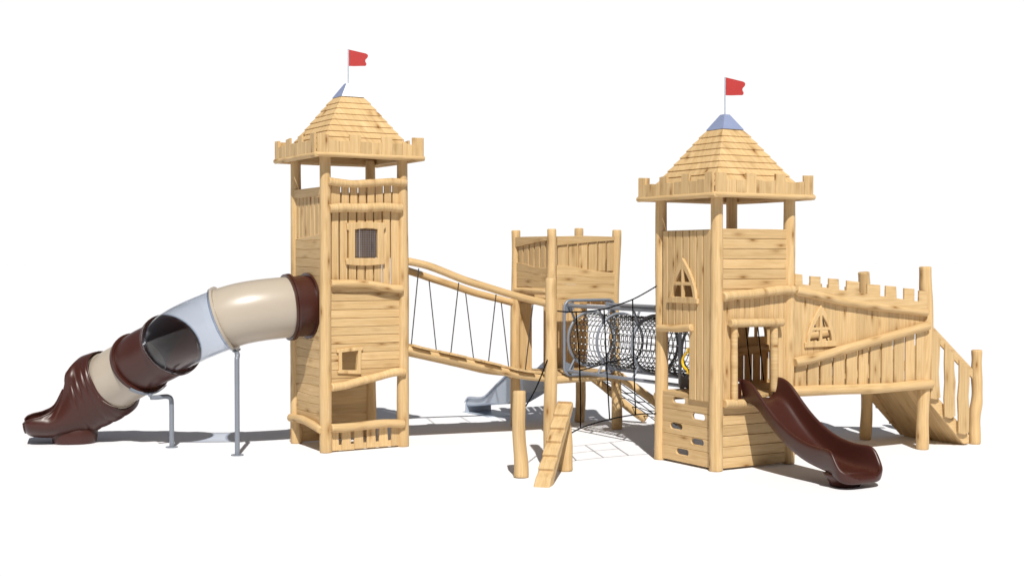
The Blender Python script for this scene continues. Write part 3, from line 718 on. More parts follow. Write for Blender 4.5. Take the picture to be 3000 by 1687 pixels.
def mfoot(q):
    ze = interp(bed, yend)
    q.plate(Frame((xs+.25, yend-.02, 0), (1, 0, 0), (0, 0, 1), (0, 1, 0)), [(-.26, .0), (.26, .0), (.26, ze+.05), (.20, ze+.01), (-.20, ze+.01), (-.26, ze+.05)], -.01, .012, ch=.003)
    q.plate(Frame((xs+.25, yend-.42, 0), (1, 0, 0), (0, 1, 0), (0, 0, 1)), [(-.29, -.46), (.29, -.46), (.29, .46), (-.29, .46)], 0, .008, ch=.002)
one(mfoot, 'foot', STEEL, MS)

# ================================================================== NET RAMP (behind)
NR = thing('net_ramp', 'climbing ramp of two slanting logs with black net under the tunnel, leaning on the lookout', 'net ramp', (5.7, .5, 0))
la0, la1 = Vector((hx+hw-.05, hy+hd, .92)), P(1893, 1228, z=.06)
lb0 = Vector((hx+hw-.02, hy+.02, .90)); lb1 = lb0+(la1-la0)
log('log', NR, la0, la1, .065, .07, wob=.02); log('log', NR, lb0, lb1, .065, .072, wob=.015)
def nr(q):
    k = 6
    for j in range(1, 4):
        t = j/4; a, b = la0.lerp(lb0, t), la1.lerp(lb1, t); q.tube([a+(0*a), b], .008, 5, 'flat')
    for i in range(k):
        t = (i+.6)/k; a, b = la0.lerp(la1, t), lb0.lerp(lb1, t)
        for j in range(4): q.tube([a.lerp(b, j/4)+Vector((0, 0, .02*(j % 2))), a.lerp(b, (j+1)/4)+(la1-la0)*(.07 if j % 2 else -.07)*.5], .008, 5, 'flat')
one(nr, 'netting', ROPE, NR)

# ================================================================== NET TUNNEL
TN = thing('net_tunnel', 'grey steel crawl tunnel wrapped in black rope netting between the lookout and shorter tower', 'crawl tunnel', (4.42, -1.5, .9))
tx, tz, tr = 4.417, 1.475, .425
ty0, ty1 = -.09, -2.985
def rrect(w, h, r, n=6):
    out = []
    for cx_, cz_, a0 in ((w/2-r, h/2-r, 0), (-w/2+r, h/2-r, 90), (-w/2+r, -h/2+r, 180), (w/2-r, -h/2+r, 270)):
        out += [(cx_+r*math.cos(R(a0+90*k/n)), cz_+r*math.sin(R(a0+90*k/n))) for k in range(n+1)]
    return out
for y, dx in ((ty0, 0), (ty1, -.0)):
    fr = rrect(.95, 1.16, .12)
    f_ = one(lambda q: q.tube([(tx+dx+a, y, 1.50+b) for a, b in fr], .024, 10, closed=True), 'end_frame', GREY, TN)
    for sx in (-1, 1):
        for sz, hh in ((1, .13), (-1, .13)):
            mb = MB(); mb.plate(FRONT(y), [(tx+sx*.455, 1.50+sz*.52), (tx+sx*.30, 1.50+sz*.56), (tx+sx*.30, 1.50+sz*(.56-hh)), (tx+sx*.455, 1.50+sz*(.50-hh))], -.006, .006, ch=.002)
            mb.build('corner_plate', GREY, f_)
ringy = [ty0-.03, P(1748.5, 992, x=tx-tr).y, P(1850.6, 992, x=tx-tr).y, (P(1850.6, 992, x=tx-tr).y*.45+ty1*.55), ty1+.03]
for y in ringy:
    rg = one(lambda q: q.tube([(tx+tr*math.cos(2*math.pi*k/40), y, tz+tr*math.sin(2*math.pi*k/40)) for k in range(40)], .0215, 10, closed=True), 'ring', GREY, TN)
    for a in (45, 135, 225, 315):
        mb = MB()
        c, s_ = math.cos(R(a)), math.sin(R(a)); sx = 1 if c > 0 else -1; sz = 1 if s_ > 0 else -1
        mb.tube([(tx+tr*c, y, tz+tr*s_), (tx+sx*.40, y, 1.50+sz*.50)], .018, 8, 'flat')
        mb.build('strut', GREY, rg)
for sx in (-1, 1):
    for zz in (2.0, .985): one(lambda q: q.tube([(tx+sx*.40, ty0, zz), (tx+sx*.40, ty1, zz)], .030 if zz > 1.5 else .026, 12, 'flat'), 'tube_rail', GREY, TN)
NL, NCc = 24, 27
rn = tr-.028
def net(q):
    ys = [ty0-.05+(ty1-ty0+.1)*i/NCc for i in range(NCc+1)]
    for k in range(NL):
        a = 2*math.pi*(k+.5)/NL
        pts = []
        for i, y in enumerate(ys):
            sag = 1-.03*math.sin(math.pi*((i*3) % NCc)/NCc)
            pts.append((tx+rn*sag*math.cos(a), y, tz+rn*sag*math.sin(a)))
        q.tube(pts, .0066, 5, 'flat')
    for y in ys:
        q.tube([(tx+rn*math.cos(2*math.pi*k/NL/1+.0), y, tz+rn*math.sin(2*math.pi*k/NL)) for k in range(NL)], .0066, 5, closed=True)
def beads(q):
    ys = [ty0-.05+(ty1-ty0+.1)*i/NCc for i in range(NCc+1)]
    base = [Vector(v) for v in ((1, 0, 0), (-1, 0, 0), (0, 1, 0), (0, -1, 0), (0, 0, 1), (0, 0, -1))]
    F8 = [[0, 2, 4], [2, 1, 4], [1, 3, 4], [3, 0, 4], [2, 0, 5], [1, 2, 5], [3, 1, 5], [0, 3, 5]]
    for k in range(NL):
        a = 2*math.pi*(k+.5)/NL
        for y in ys[1:-1]:
            c = Vector((tx+rn*math.cos(a), y, tz+rn*math.sin(a)))
            q.add([c+b*.0145 for b in base], F8, [(0, 0, 0)]*6, smooth=True)
mb = MB(); net(mb); nf = len(mb.f); beads(mb); no = mb.build('netting', [DROPE, BEAD], TN)
for p in no.data.polygons[nf:]: p.material_index = 1
# ================================================================== SHORTER TOWER
X2, Y2, w2, d2, o2 = 3.6734, -4.0758, 1.2323, 1.1661, .2219
T2 = thing('wooden_tower', 'shorter wooden castle tower with arched window and climbing wall, brown open slide at its door', 'tower', (X2+w2/2, Y2+d2/2, 0))
for (x, y) in ((0, 0), (w2, 0), (0, d2), (w2, d2)):
    log('post', T2, (X2+x, Y2+y, 0), (X2+x, Y2+y, 3.58), .090, .078, wob=.008, seg=26, n=20, lump=.02)
zc2 = P(2124, 376.5, y=Y2+d2/2-.17).z; zt2 = P(2129, 337, y=Y2+d2/2).z
cx, cy = tower_top(T2, X2, Y2, w2, d2, o2, 3.4958, 3.8137, zc2, zt2, False)
flag(cx, cy, zt2, P(2130, 227, y=Y2+d2/2).z, 'red flag on the blue-grey roof cap of the shorter tower', 1.0)
f2 = FRONT(Y2); yf = Y2-.03; yr = Y2-.085
ztp = XZ(CR6(650, 37), yf)[1]
zra, zrb = XZ(CR6(485, 397), yf), XZ(CR6(855, 362), yf)
k = (zrb[1]-zra[1])/(zrb[0]-zra[0])
mb = MB(); mb.boards(f2, min(zra[1], zrb[1])-.04, ztp, X2+.03, X2+w2-.03, .126, n0=0, n1=.03, horiz=True, clips=((k, -1, k*zra[0]-zra[1]),))
mb.build('plank_wall', WOOD, T2)
pxlog('rail', T2, M(CR6, (484, 397), (560, 388), (650, 381), (740, 368), (800, 361), (864, 361)), .062, .060, y=yr, cross=True)
# door front
zs_ = XZ(CR6(520, 965), yf)[1]
dx0, dx1 = XZ(CR6(560, 700), yf)[0], XZ(CR6(742, 700), yf)[0]; dz1 = XZ(CR6(650, 545), yf)[1]
mb = MB(); mb.boards(f2, X2+.03, X2+w2-.03, zs_, lambda u: zra[1]+k*(u-zra[0]), .082, gap=.002, n0=0, n1=.026, hole=RectHole(dx0, dx1, zs_, dz1))
mb.build('plank_wall', WOOD, T2)
pxlog('door_log', T2, M(CR6, (524, 537), (660, 535), (802, 532)), .056, y=yr-.03, cross=True)
pxlog('door_log', T2, M(CR6, (547, 952), (546, 750), (546, 555)), .046, .044, y=yr+.01, cross=True)
pxlog('door_log', T2, M(CR6, (758, 900), (757, 750), (757, 552)), .054, .052, y=yr+.01, cross=True)
pxlog('rail', T2, M(CR6, (492, 964), (650, 962), (830, 952)), .058, y=yr, cross=True)
mb = MB(); mb.boards(f2, .025, zs_-.0, X2+.03, X2+w2-.0, .128, n0=0, n1=.03, horiz=True); mb.build('plank_wall', WOOD, T2)
# left side
l2 = LEFT(X2); xa = X2-.03
yb = [YZ(CR6(u, 300), xa)[0] for u in (176, 206, 243, 281, 316, 355, 391, 430)]
zt_ = YZ(CR6(300, 44), xa)[1]
zmid = YZ(CR6(230, 560), xa)[1]; zlo = YZ(CR6(360, 945), xa)[1]
wc = YZ(ZW(398, 500), xa)[0]; wb = YZ(ZW(400, 478), xa)[1]; wt = YZ(ZW(400, 58), xa)[1]
wl, wr = YZ(ZW(258, 480), xa)[0], YZ(ZW(545, 480), xa)[0]
hole = arch_window(T2, l2, (wl+wr)/2, wb, abs(wl-wr), wt-wb, .067, .104)
e4 = [(yb[i+1]+.007, yb[i]-.007) for i in range(7)]
mb = MB()
mb.boards(l2, 0, 0, zmid, zt_, .1, n0=.036, n1=.066, edges=e4[:4], hole=hole)
mb.boards(l2, 0, 0, zlo, zt_, .1, n0=.036, n1=.066, edges=e4[4:], hole=hole)
mb.build('slat_wall', WOOD, T2)
pxlog('rail', T2, M(ZW, (100, 798), (200, 803), (300, 806), (400, 800), (464, 797)), .050, x=X2-.085)
hp = [P(*ZW(*p), x=X2-.01) for p in ((432, 1040), (395, 1072), (366, 1120), (360, 1160), (372, 1205), (400, 1235), (432, 1258))]
hy_ = YZ(ZW(416, 1100), xa)[0]
gh = one(lambda q: (q.tube(smoothpath(hp, 4), .017, 10), [q.tube([c+Vector((-.03, 0, dz)), c+Vector((.012, 0, dz))], .024, 10) for c, dz in ((hp[0], .015), (hp[-1], -.015))]), 'grab_handle', YELLOW, T2)
# climbing boards with hand holes
def stadium(c, rx, rz):
    out = []
    for s, a0 in ((1, -90), (-1, 90)): out += [(c[0]+s*(rx-rz)+rz*math.cos(R(a0+180*k/8)), c[1]+rz*math.sin(R(a0+180*k/8))) for k in range(9)]
    return out
zz = [.03]+[YZ(CR6(300, v), xa)[1] for v in (1202, 1137, 1073, 1004)]+[YZ(CR6(300, 934), xa)[1]+.012]
ho = [((270, 1219), 4), ((350, 1162), 3), ((238, 1076), 2), ((356, 1029), 1), ((252, 946), 0)]
mb = MB()
hs = {}
for (uv, _) in ho:
    c = YZ(CR6(*uv), xa); hs[max(i for i in range(5) if zz[i] <= c[1]+.0)] = c
for i in range(5):
    ol = [(Y2+.03, zz[i]+.0015), (Y2+d2-.03, zz[i]+.0015), (Y2+d2-.03, zz[i+1]-.0015), (Y2+.03, zz[i+1]-.0015)]
    hh = []
    if i in hs:
        c = hs[i]; cz = min(max(c[1], zz[i]+.05), zz[i+1]-.05); hh = [stadium((c[0], cz), .130, .040)]
    mb.plate(l2, ol, 0, .034, holes=hh, grain='u', ch=.005)
mb.build('climbing_wall', WOOD, T2)
# floor, back and right walls
mb = MB(); mb.boards(Frame((0, 0, .93), (1, 0, 0), (0, 1, 0), (0, 0, 1)), X2-.035, X2+w2-.0, Y2+.02, Y2+d2-.02, .14, n0=-.025, n1=.02); mb.build('floor', WOOD, T2)
b2_ = BACK(Y2+d2)
mb = MB(); mb.boards(b2_, X2+.05, X2+w2-.05, 2.1, zt_, .12, gap=.012, n0=-.03, n1=0); mb.build('slat_wall', WOOD, T2)
log('rail', T2, (X2-.05, Y2+d2+.05, .86), (X2+w2+.05, Y2+d2+.05, .86), .055)
r2 = RIGHT(X2+w2)
mb = MB(); mb.boards(r2, Y2+.05, Y2+d2-.05, 2.05, zt_, .12, gap=.012, n0=-.03, n1=0); mb.build('slat_wall', WOOD, T2)
mb = MB(); mb.boards(r2, .03, .85, Y2+.05, Y2+d2-.05, .128, n0=-.03, n1=0, horiz=True); mb.build('plank_wall', WOOD, T2)

# ================================================================== BROWN OPEN SLIDE
PS = thing('plastic_slide', 'brown open plastic slide descending from the doorway of the shorter tower', 'slide', (4.33, -5.1, 0))
xc, hw_ = 4.33, .335
st = [  # y, wall top, bed, half width, outer bottom
 (-4.135, 1.172, .905, .315, .86), (-4.21, 1.180, .905, .325, .86), (-4.30, 1.163, .895, .330, .845), (-4.42, 1.100, .830, .333, .80), (-4.55, .970, .700, .335, .69), (-4.75, .790, .520, .335, .52), (-4.95, .655, .380, .335, .40),
 (-5.15, .553, .275, .335, .30), (-5.35, .495, .215, .335, .235), (-5.55, .465, .185, .337, .195), (-5.68, .467, .172, .352, .170), (-5.77, .464, .166, .366, .140), (-5.84, .425, .162, .374, .105), (-5.895, .335, .158, .374, .082), (-5.945, .255, .156, .362, .070), (-5.99, .215, .152, .325, .066), (-6.022, .190, .146, .265, .070), (-6.04, .150, .130, .195, .085)]
def pslide(q):
    vs = []
    for y, zt, zb, hw, zo in st:
        h = zt-zb; t = .022; lw = .052
        half = [(0, zb), (hw*.42, zb+.004), (hw*.68, zb+h*.09), (hw-lw-.028, zb+h*.36), (hw-lw-.008, zb+h*.72), (hw-lw, zt-.022), (hw-lw*.72, zt-.004), (hw-lw*.35, zt), (hw-.004, zt-.014), (hw, zt-.05*min(1, h/.2)), (hw-.012, zo+(zt-zo)*.52), (hw-.026, zo+(zt-zo)*.28), (hw-.055, zo), (hw*.45, min(zb-t-.004, zo-.004)), (0, min(zb-t, zo-.006))]
        loop = half+[(-x, z) for x, z in half[-2:0:-1]]
        vs += [Vector((xc+x, y, z)) for x, z in loop]
    n = len(loop); m = len(st)
    fs = [[i*n+k, i*n+(k+1) % n, (i+1)*n+(k+1) % n, (i+1)*n+k] for i in range(m-1) for k in range(n)]
    h_ = n//2
    for e in (0, (m-1)*n):
        ii = list(range(15)); 
        for k in range(7): fs.append([e+k, e+k+1, e+13-k, e+14-k])
        for k in range(7):
            mi = lambda j: e+((n-j) % n)
            fs.append([mi(k), mi(k+1), mi(13-k), mi(14-k)])
    q.add(vs, fs, [(0, 0, 0)]*len(vs), smooth=True)
mb = MB(); pslide(mb); so = mb.build('chute', BROWN, PS)
sb = so.modifiers.new('s', 'SUBSURF'); sb.levels = sb.render_levels = 2
def pfoot(q):
    n = 28; vs = []
    prof_ = [(.17, .31, .17, .0), (.12, .27, .165, .0), (.06, .215, .15, .01), (.012, .185, .14, .015), (0, .178, .134, .015)]
    for z, a, b, s_ in prof_: vs += [Vector((xc-.03+a*math.copysign(abs(math.cos(2*math.pi*k/n))**.7, math.cos(2*math.pi*k/n)), -5.74+s_+b*math.copysign(abs(math.sin(2*math.pi*k/n))**.7, math.sin(2*math.pi*k/n)), z)) for k in range(n)]
    q.add(vs, [[i*n+k, i*n+(k+1) % n, (i+1)*n+(k+1) % n, (i+1)*n+k] for i in range(4) for k in range(n)]+[list(range(n)), list(range(4*n, 5*n))], [(0, 0, 0)]*len(vs), smooth=True)
one(pfoot, 'foot', BROWN, PS)
def ears(q, sides):
    for sx in sides:
        fr = Frame((xc+sx*.345, 0, 0), (0, 1, 0), (0, 0, 1), (sx, 0, 0))
        fr = FRONT(-4.145)
        x0_, x1_ = sorted((xc+sx*.30, xc+sx*.40))
        q.plate(fr, [(x0_, .85), (x1_-.0, .87 if sx > 0 else .85), (x1_, 1.16), (x1_-.02, 1.185), (x0_+.02, 1.185), (x0_, 1.16)], -.02, .012, ch=.008)
ea = one(lambda q: ears(q, (-1,)), 'mounting_plate', BROWN, PS)
for z in (.90, 1.13): one(lambda q: q.tube([(xc-.365, -4.155, z), (xc-.365, -4.168, z)], .012, 8, 'flat'), 'bolt', BEAD, ea)

# ================================================================== RAMPART WALKWAY
xA, xB = X2+w2, X2+w2+2.5916
RW = thing('castle_walkway', 'long raised wooden walkway with battlements and one arched window beside the shorter tower', 'walkway', ((xA+xB)/2, Y2+d2/2, 0))
def bpost(y, zt, pts, nm='post'):
    one(lambda q: q.tube(smoothpath([Vector((xB+dx, y+dy, z)) for dx, dy, z in pts], 5), [.088*(1+.04*math.sin(i*.7)) for i in range((len(pts)-1)*5+1)], 20), nm, WOOD, RW)
bpost(Y2, 2.61, ((-.03, 0, 0), (-.035, 0, .35), (-.02, 0, .75), (.0, 0, 1.1), (.035, 0, 1.6), (.045, 0, 2.0), (.01, 0, 2.3), (0, 0, 2.615)))
bpost(Y2+d2, 2.55, ((.03, 0, 0), (.06, 0, .4), (.055, 0, .8), (.02, 0, 1.1), (0, 0, 1.6), (.01, 0, 2.0), (0, 0, 2.3), (-.02, 0, 2.53)))
fr_ = FRONT(Y2); yf = Y2-.03; yr = Y2-.058
toplog = M(ZR, (112, 252), (260, 285), (420, 325), (600, 366), (800, 398), (1000, 428), (1250, 460), (1500, 490))
lowlog = M(ZR, (100, 1020), (260, 985), (480, 925), (700, 862), (900, 805), (1150, 735), (1350, 678), (1520, 632))
botlog = M(ZR, (70, 1328), (300, 1316), (600, 1306), (900, 1297), (1150, 1280), (1350, 1262), (1555, 1245))
pxlog('rail', RW, toplog, .068, .058, y=yr, cap='round'); pxlog('rail', RW, lowlog, .064, .062, y=yr-.03); pxlog('rail', RW, botlog, .072, .066, y=yr-.03)
W = lambda p: XZ(p, yf)
tl = [W(p) for p in toplog]; ll = [W(p) for p in lowlog]; bl = [W(p) for p in botlog]
def pw(pl):
    def f(u):
        for a, b in zip(pl, pl[1:]):
            if u <= b[0]: return a[1]+(b[1]-a[1])*(u-a[0])/(b[0]-a[0])
        a, b = pl[-2:]; return a[1]+(b[1]-a[1])*(u-a[0])/(b[0]-a[0])
    return f
ftop, flow, fbot = pw(tl), pw(ll), pw(bl)
wa, wb_ = XZ(ZR(196, 800), yf), XZ(ZR(530, 800), yf); wt = XZ(ZR(368, 412), yf)[1]; wz = XZ(ZR(368, 800), yf)[1]
hole = arch_window(RW, fr_, (wa[0]+wb_[0])/2+.01, wz, (wb_[0]-wa[0])-.06, wt-wz, .027, .058, .95)
n_ = 12; ex = [XZ(ZR(u, 600), yf)[0] for u in (85, 185, 305, 425, 541, 655, 765, 875, 985, 1095, 1207, 1318, 1430, 1530)]
mb = MB(); mb.boards(fr_, 0, 0, flow, ftop, .1, n0=0, n1=.026, edges=[(a+.001, b-.001) for a, b in zip(ex, ex[1:])], hole=hole); mb.build('plank_wall', WOOD, RW)
gp = [(110, 225), (245, 360), (385, 500), (520, 635), (657, 768), (788, 885), (908, 1010), (1030, 1145), (1162, 1265), (1282, 1375), (1397, 1520)]
mb = MB(); mb.boards(fr_, 0, 0, fbot, flow, .1, n0=.032, n1=.062, edges=[(XZ(ZR(a, 1100), yf-.03)[0], XZ(ZR(b, 1100), yf-.03)[0]) for a, b in gp]); mb.build('slat_wall', WOOD, RW)
# battlement board on the front, and its twin at the back
te = [(100, 190, 80, 190), (273, 380, 104, 200), (468, 578, 128, 226), (658, 790, 152, 250), (875, 1013, 190, 290), (1070, 1188, 206, 312), (1268, 1375, 232, 345), (1424, 1510, 258, 375)]
base_y = lambda u: 190+(u-190)*(375-190)/(1424-190)
def crenel(yp, fr, n0, n1, endx):
    pl = []
    for i, (a, b, t, _) in enumerate(te):
        pa = XZ(ZR(a, base_y(a)), yp); pb = XZ(ZR(b, base_y(b)), yp)
        za = XZ(ZR(a, t), yp)[1]; zb = XZ(ZR(b, t+(8 if i not in (3, 7) else 14)), yp)[1]
        xa_ = pa[0] if i else xA+.02
        pl += [(xa_, pa[1]), (xa_+rng.uniform(-.01, .01)*(i > 0), za)]
        if i < len(te)-1: pl += [(pb[0]+rng.uniform(-.012, .006), zb), pb]
        else: pl += [(endx, zb)]
    pl += [(endx, ftop(endx)-.02), (xA+.02, ftop(xA)-.02)]
    mb = MB(); mb.plate(fr, pl, n0, n1, grain='u'); return mb.build('battlement', WOOD, RW)
yfb = Y2-.105
crenel(yfb, FRONT(yfb), -.03, .0, XZ(ZR(1508, 400), yfb)[0])
crenel(Y2+.03, BACK(Y2+d2-.0), .002, .03, xB-.04)
# deck
mb = MB(); mb.boards(Frame((0, 0, .94), (1, 0, 0), (0, 1, 0), (0, 0, 1)), xA+.03, xB+.03, Y2+.02, Y2+d2-.02, .14, n0=-.03, n1=.02); mb.build('floor', WOOD, RW)
log('floor_beam', RW, (xA, Y2+d2+.05, .93), (xB+.1, Y2+d2+.05, .93), .066)
# back wall
fbk = BACK(Y2+d2); wcb = XZ(ZD(560, 480), Y2+d2)[0]
hz0 = XZ(ZD(560, 538), Y2+d2)[1]
hb = arch_window(RW, fbk, wcb+.03, hz0-.01, .46, .58, .0, .03, 1.0)
mb = MB(); mb.boards(fbk, xA+.04 if False else X2+w2-.35, xB-.06, 1.42, lambda u: ftop(u), .155, n0=-.03, n1=-.003, hole=hb); mb.build('plank_wall', WOOD, RW)
mb = MB(); mb.boards(fbk, X2+w2-.40, xB-.06, .93, 1.418, .155, gap=.026, n0=-.03, n1=-.003); mb.build('slat_wall', WOOD, RW)
log('rail', RW, (X2+w2-.1, Y2+d2-.09, 1.40), (xB, Y2+d2-.09, 1.62), .058, wob=.02)
for (a, b) in (((447, 420), (520, 1092)), ((598, 420), (672, 1085))):
    p, q_ = P(*ZD(*a), y=Y2+d2-.35), P(*ZD(*b), y=Y2+d2-.35); p = p+(p-q_)*.45
    one(lambda q: q.tube([p, q_], .0085, 6, 'flat'), 'rope', ROPE, RW)
for u0_, u1_ in ((300, 345), (390, 350), (395, 450)):
    p, q_ = P(*ZR(u0_, 540), y=Y2+d2-.5), P(*ZR(u1_, 800), y=Y2+d2-.5); d_ = p-q_
    one(lambda q: q.tube([p+d_*.35, q_-d_*1.2], .0095, 6, 'flat'), 'rope', DROPE, RW)
pin = [P(*ZR(u, v), y=Y2+d2-.5) for u, v in ((150, 765), (260, 745), (340, 735), (440, 715), (560, 690))]
one(lambda q: q.tube(smoothpath([pin[0]*2-pin[1]]+pin+[pin[-1]*5-pin[-2]*4], 4), .062, 12), 'rail', WOOD, RW)

# ================================================================== ENTRY RAMP
RP = thing('wooden_ramp', 'steep wooden entry ramp with slatted side railing at the far end of the walkway', 'ramp', (xB+.5, Y2+d2/2, 0))
gx_ = P(*CR7(1205, 1141), y=Y2).x; ax_ = xB+.02
ex0 = P(*CR7(665, 830), y=Y2+d2-.03)
sl = .95/(gx_-ax_)
def ramp_fr(y): return FRONT(y)
dirv = Vector((gx_-ax_, 0, -.95)).normalized(); upv = Vector((-dirv.z, 0, dirv.x))
fr = Frame((ax_, 0, .95), (0, 1, 0), dirv, upv); LR = math.hypot(gx_-ax_, .95)
mb = MB(); mb.boards(fr, Y2+.02, Y2+d2-.02, 0, LR, .15, n0=-.045, n1=-.005, clips=()); mb.build('ramp_board', WOOD, RP)
for i in range(1, 6):
        t = LR*i/6.3; one(lambda q: q.plate(fr, [(Y2+.1, t-.02), (Y2+d2-.1, t-.02), (Y2+d2-.1, t+.02), (Y2+.1, t+.02)], -.004, .022), 'cleat', WOOD, RP)
rl = [XZ(CR7(*p), Y2-.04) for p in ((982, 418), (1000, 432), (1236, 688), (1236, 745), (1212, 716))]
def G(*p): return [XZ(CR7(*q), Y2-.04) for q in p]
for side, yy in ((FRONT, Y2), (None, Y2+d2)):
    f_ = FRONT(yy) if side else BACK(yy)
    mb = MB()
    lo_ = G((975, 865), (1222, 1139), (1192, 1139), (960, 880))
    mb.plate(f_, G((1020, 840), (1224, 1085), (1222, 1139), (1192, 1139), (965, 868), (980, 850)), .0, .030, grain='u')
    mb.build('stringer', WOOD, RP)
    mb = MB()
    mb.plate(f_, G((982, 420), (992, 422), (1236, 684), (1236, 742), (1212, 715), (1146, 653), (1116, 618), (1060, 560), (1024, 520), (980, 470)), .033, .060, grain='u'); mb.build('handrail', WOOD, RP)
    for sl_ in (((978, 440), (1030, 500), (1027, 600), (1021, 700), (1025, 780), (1031, 855), (1007, 868), (975, 862)),
                ((1060, 530), (1115, 600), (1114, 680), (1123, 760), (1119, 850), (1121, 965), (1094, 983), (1059, 972), (1054, 860), (1060, 760), (1057, 650)),
                ((1147, 630), (1208, 690), (1207, 760), (1201, 850), (1206, 930), (1204, 1065), (1178, 1079), (1142, 1072), (1141, 960), (1137, 860), (1146, 760))):
        mb = MB(); mb.plate(f_, G(*sl_), .063, .090); mb.build('slat', WOOD, RP)
xD = P(*CR7(1252, 1139), z=0).x+.03
def dpost(y): return [Vector(P(*CR7(u, v), y=Y2)) for u, v in ((1252, 1139), (1252, 1050), (1254, 960), (1266, 880), (1268, 800), (1264, 700), (1266, 620), (1266, 568))]
dp = dpost(0)
for dy in (0, d2):
    one(lambda q: q.tube(smoothpath([p+Vector((0, dy, 0)) for p in dp], 5), [.088-.014*i/35+.004*math.sin(i*.6) for i in range(36)], 20), 'post', WOOD, RP)

# ================================================================== FOREGROUND: log posts, notched log, ropes
Tb = Vector((2.0, -2.75, 0))
TP = log('log_post', None, Tb, (Tb.x, Tb.y, 2.475), .092, .068, wob=.014, seg=26, n=20)
tag(TP, 'tall free-standing log post in front of the lookout, holding the black rope net', 'log post', 'free-standing log posts')
P1 = P(1526, 1398, z=0); p1t = P(1521, 1144, fw=16.33)
LP = log('log_post', None, P1, p1t, .092, .080, wob=.018, seg=20, n=20); tag(LP, 'short upright log post standing alone to one side of the notched log', 'log post', 'free-standing log posts')
P2 = P(1658, 1379, z=0); p2t = P(1650, 1190, fw=16.85)
LQ = log('log_post', None, P2, p2t, .092, .070, wob=.016, seg=18, n=20); tag(LQ, 'short leaning log post half hidden behind the notched log', 'log post', 'free-standing log posts')
a0 = P(*ZF(482, 1335), z=0); a1 = P(*ZF(768, 285), fw=16.62)
dv = (a1-a0); Ln = dv.length; dv.normalize(); sv = dv.cross(Vector((0, 0, 1))).normalized(); uv_ = sv.cross(dv).normalized()
fr = Frame(a0, dv, uv_, sv); poly = []
ns = 6; tn = math.asin(dv.z); hwid = .098
for i in range(ns):
    s0 = Ln*(i-.02)/ns+.0; L_ = Ln/ns
    dip = .032
    poly += [(s0+L_*.02, .062-dip*.0), (s0+L_*.42, .062-dip*.05), (s0+L_*.58, .062-dip*.35), (s0+L_*.985, .062-dip)]
poly += [(Ln, .06), (Ln+.05, .0), (Ln+.02, -.075), (.08, -.085), (-.10, -.04)]
poly[0] = (-.06, .04)
mb = MB(); mb.plate(fr, poly, -hwid, hwid, ch=.014, both=True, grain='u'); NB = mb.build('notched_log', WOOD)
cutz = NB.data
for v in cutz.vertices:
    if v.co.z < 0.0: v.co.z = 0.0
tag(NB, 'slanting log with carved steps leaning up against the short log post', 'stepping log')
# black rope net between the tall post and the shorter tower
RN = thing('rope_net', 'loose black rope net strung from the tall log post to the shorter tower', 'rope net', (2.8, -2.83, .9))
def yl(p):   # plane through both posts
    q = P(*p, y=-2.83)
    return P(*p, y=-2.75-.16*(q.x-2.0)/1.67-.0)
def rope(pts, r=.0092, parent=RN, per=5): return one(lambda q: q.tube(smoothpath([yl(p) for p in pts], per) if len(pts) > 2 else [yl(p) for p in pts], r, 7), 'rope', ROPE, parent)
rope(M(ZN, (190, 258), (300, 266), (400, 267), (540, 258), (690, 236), (840, 190), (990, 134), (1120, 66), (1262, -18)))
rope(M(ZN, (330, 1555), (440, 1497), (600, 1442), (745, 1404), (880, 1376), (1020, 1355), (1130, 1346), (1262, 1344)))
rope(M(ZN, (390, 267), (408, 540), (425, 800), (436, 1100), (438, 1498)))
rope(M(ZN, (687, 237), (708, 700), (728, 1100), (746, 1403)))
rope(M(ZN, (990, 134), (1000, 700), (1012, 1100), (1023, 1354)))
rope(M(ZN, (428, 887), (570, 850), (715, 808), (860, 775), (1003, 744)))
SR = one(lambda q: q.tube(smoothpath([P(1609, 1040, fw=17.05), P(1590, 1090, fw=16.85), P(1567, 1143, fw=16.6), P(1540, 1190, fw=16.35)], 5), .0092, 7), 'rope', ROPE)
tag(SR, 'single black rope hanging from the tall log post down to the short lone post', 'rope')

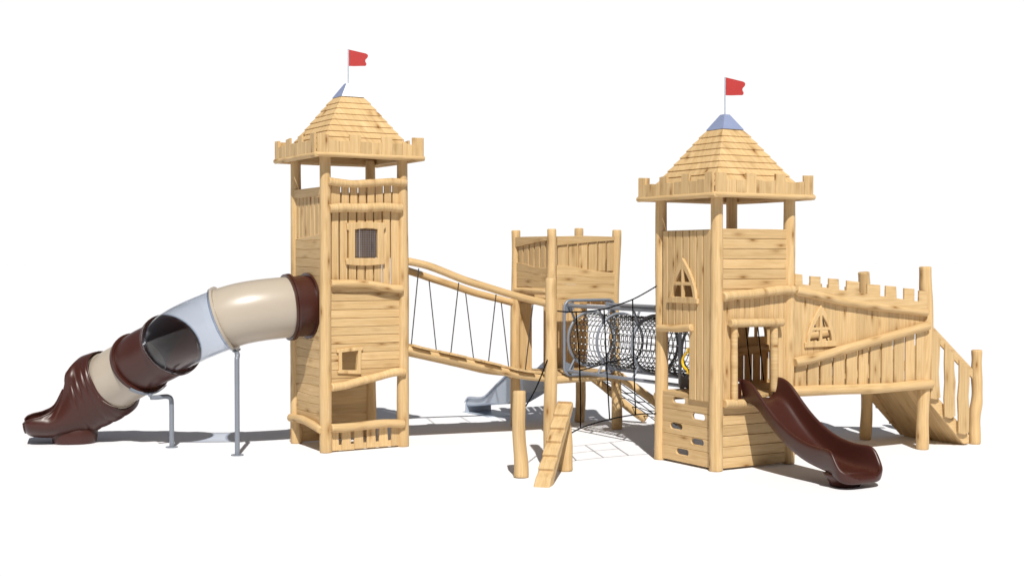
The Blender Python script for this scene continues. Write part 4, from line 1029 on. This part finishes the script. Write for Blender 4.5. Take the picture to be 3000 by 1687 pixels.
# ================================================================== light, sky, camera
EL, az = R(49.5), R(-4.9)
c, s = math.cos(YAW), math.sin(YAW)
r_, f_ = math.sin(az), math.cos(az)
tx_, ty_ = r_*c+f_*s, -r_*s+f_*c
trav = Vector((tx_*math.cos(EL), ty_*math.cos(EL), -math.sin(EL)))
sun = bpy.data.lights.new('sun', 'SUN'); sun.energy = 4.7; sun.angle = R(.6); sun.color = (1, .965, .90)
so_ = bpy.data.objects.new('sun', sun); COL.objects.link(so_); so_.rotation_euler = trav.to_track_quat('-Z', 'Y').to_euler(); so_.location = (0, 0, 20)
wd = bpy.data.worlds.new('World'); scene.world = wd; wd.use_nodes = True; nt = wd.node_tree; L = nt.links.new
bg = nt.nodes['Background']; tc = nt.nodes.new('ShaderNodeTexCoord'); sx = nt.nodes.new('ShaderNodeSeparateXYZ'); L(tc.outputs['Generated'], sx.inputs[0])
# white studio-like brightness low down beyond the playground, a dimmer cool sky above and behind the viewer
low = ramp(nt, sx.outputs['Z'], [(0.0, (1, 1, 1)), (.215, (1, 1, 1)), (.26, (0, 0, 0))])
dt = nt.nodes.new('ShaderNodeVectorMath'); dt.operation = 'DOT_PRODUCT'; L(tc.outputs['Generated'], dt.inputs[0]); dt.inputs[1].default_value = (math.sin(YAW), math.cos(YAW), 0)
front = ramp(nt, dt.outputs['Value'], [(.22, (0, 0, 0)), (.50, (1, 1, 1))])
ml = nt.nodes.new('ShaderNodeMath'); ml.operation = 'MULTIPLY'; L(low, ml.inputs[0]); L(front, ml.inputs[1])
L(mixc(nt, ml.outputs[0], (.125, .135, .155), (1.03, 1.03, 1.03)), bg.inputs['Color']); bg.inputs['Strength'].default_value = 1.0
cam = bpy.data.cameras.new('camera'); co = bpy.data.objects.new('camera', cam); COL.objects.link(co)
co.location = CAM; co.rotation_euler = (math.pi/2-PITCH, 0, -YAW); cam.sensor_width = 36; cam.lens = FPX/3000*36; cam.clip_end = 3000
scene.camera = co
vs_ = scene.view_settings; vs_.view_transform = 'Standard'; vs_.look = 'None'; vs_.exposure = 0; vs_.gamma = 1; vs_.use_curve_mapping = False
scene.cycles.max_bounces = 8; scene.cycles.transparent_max_bounces = 16
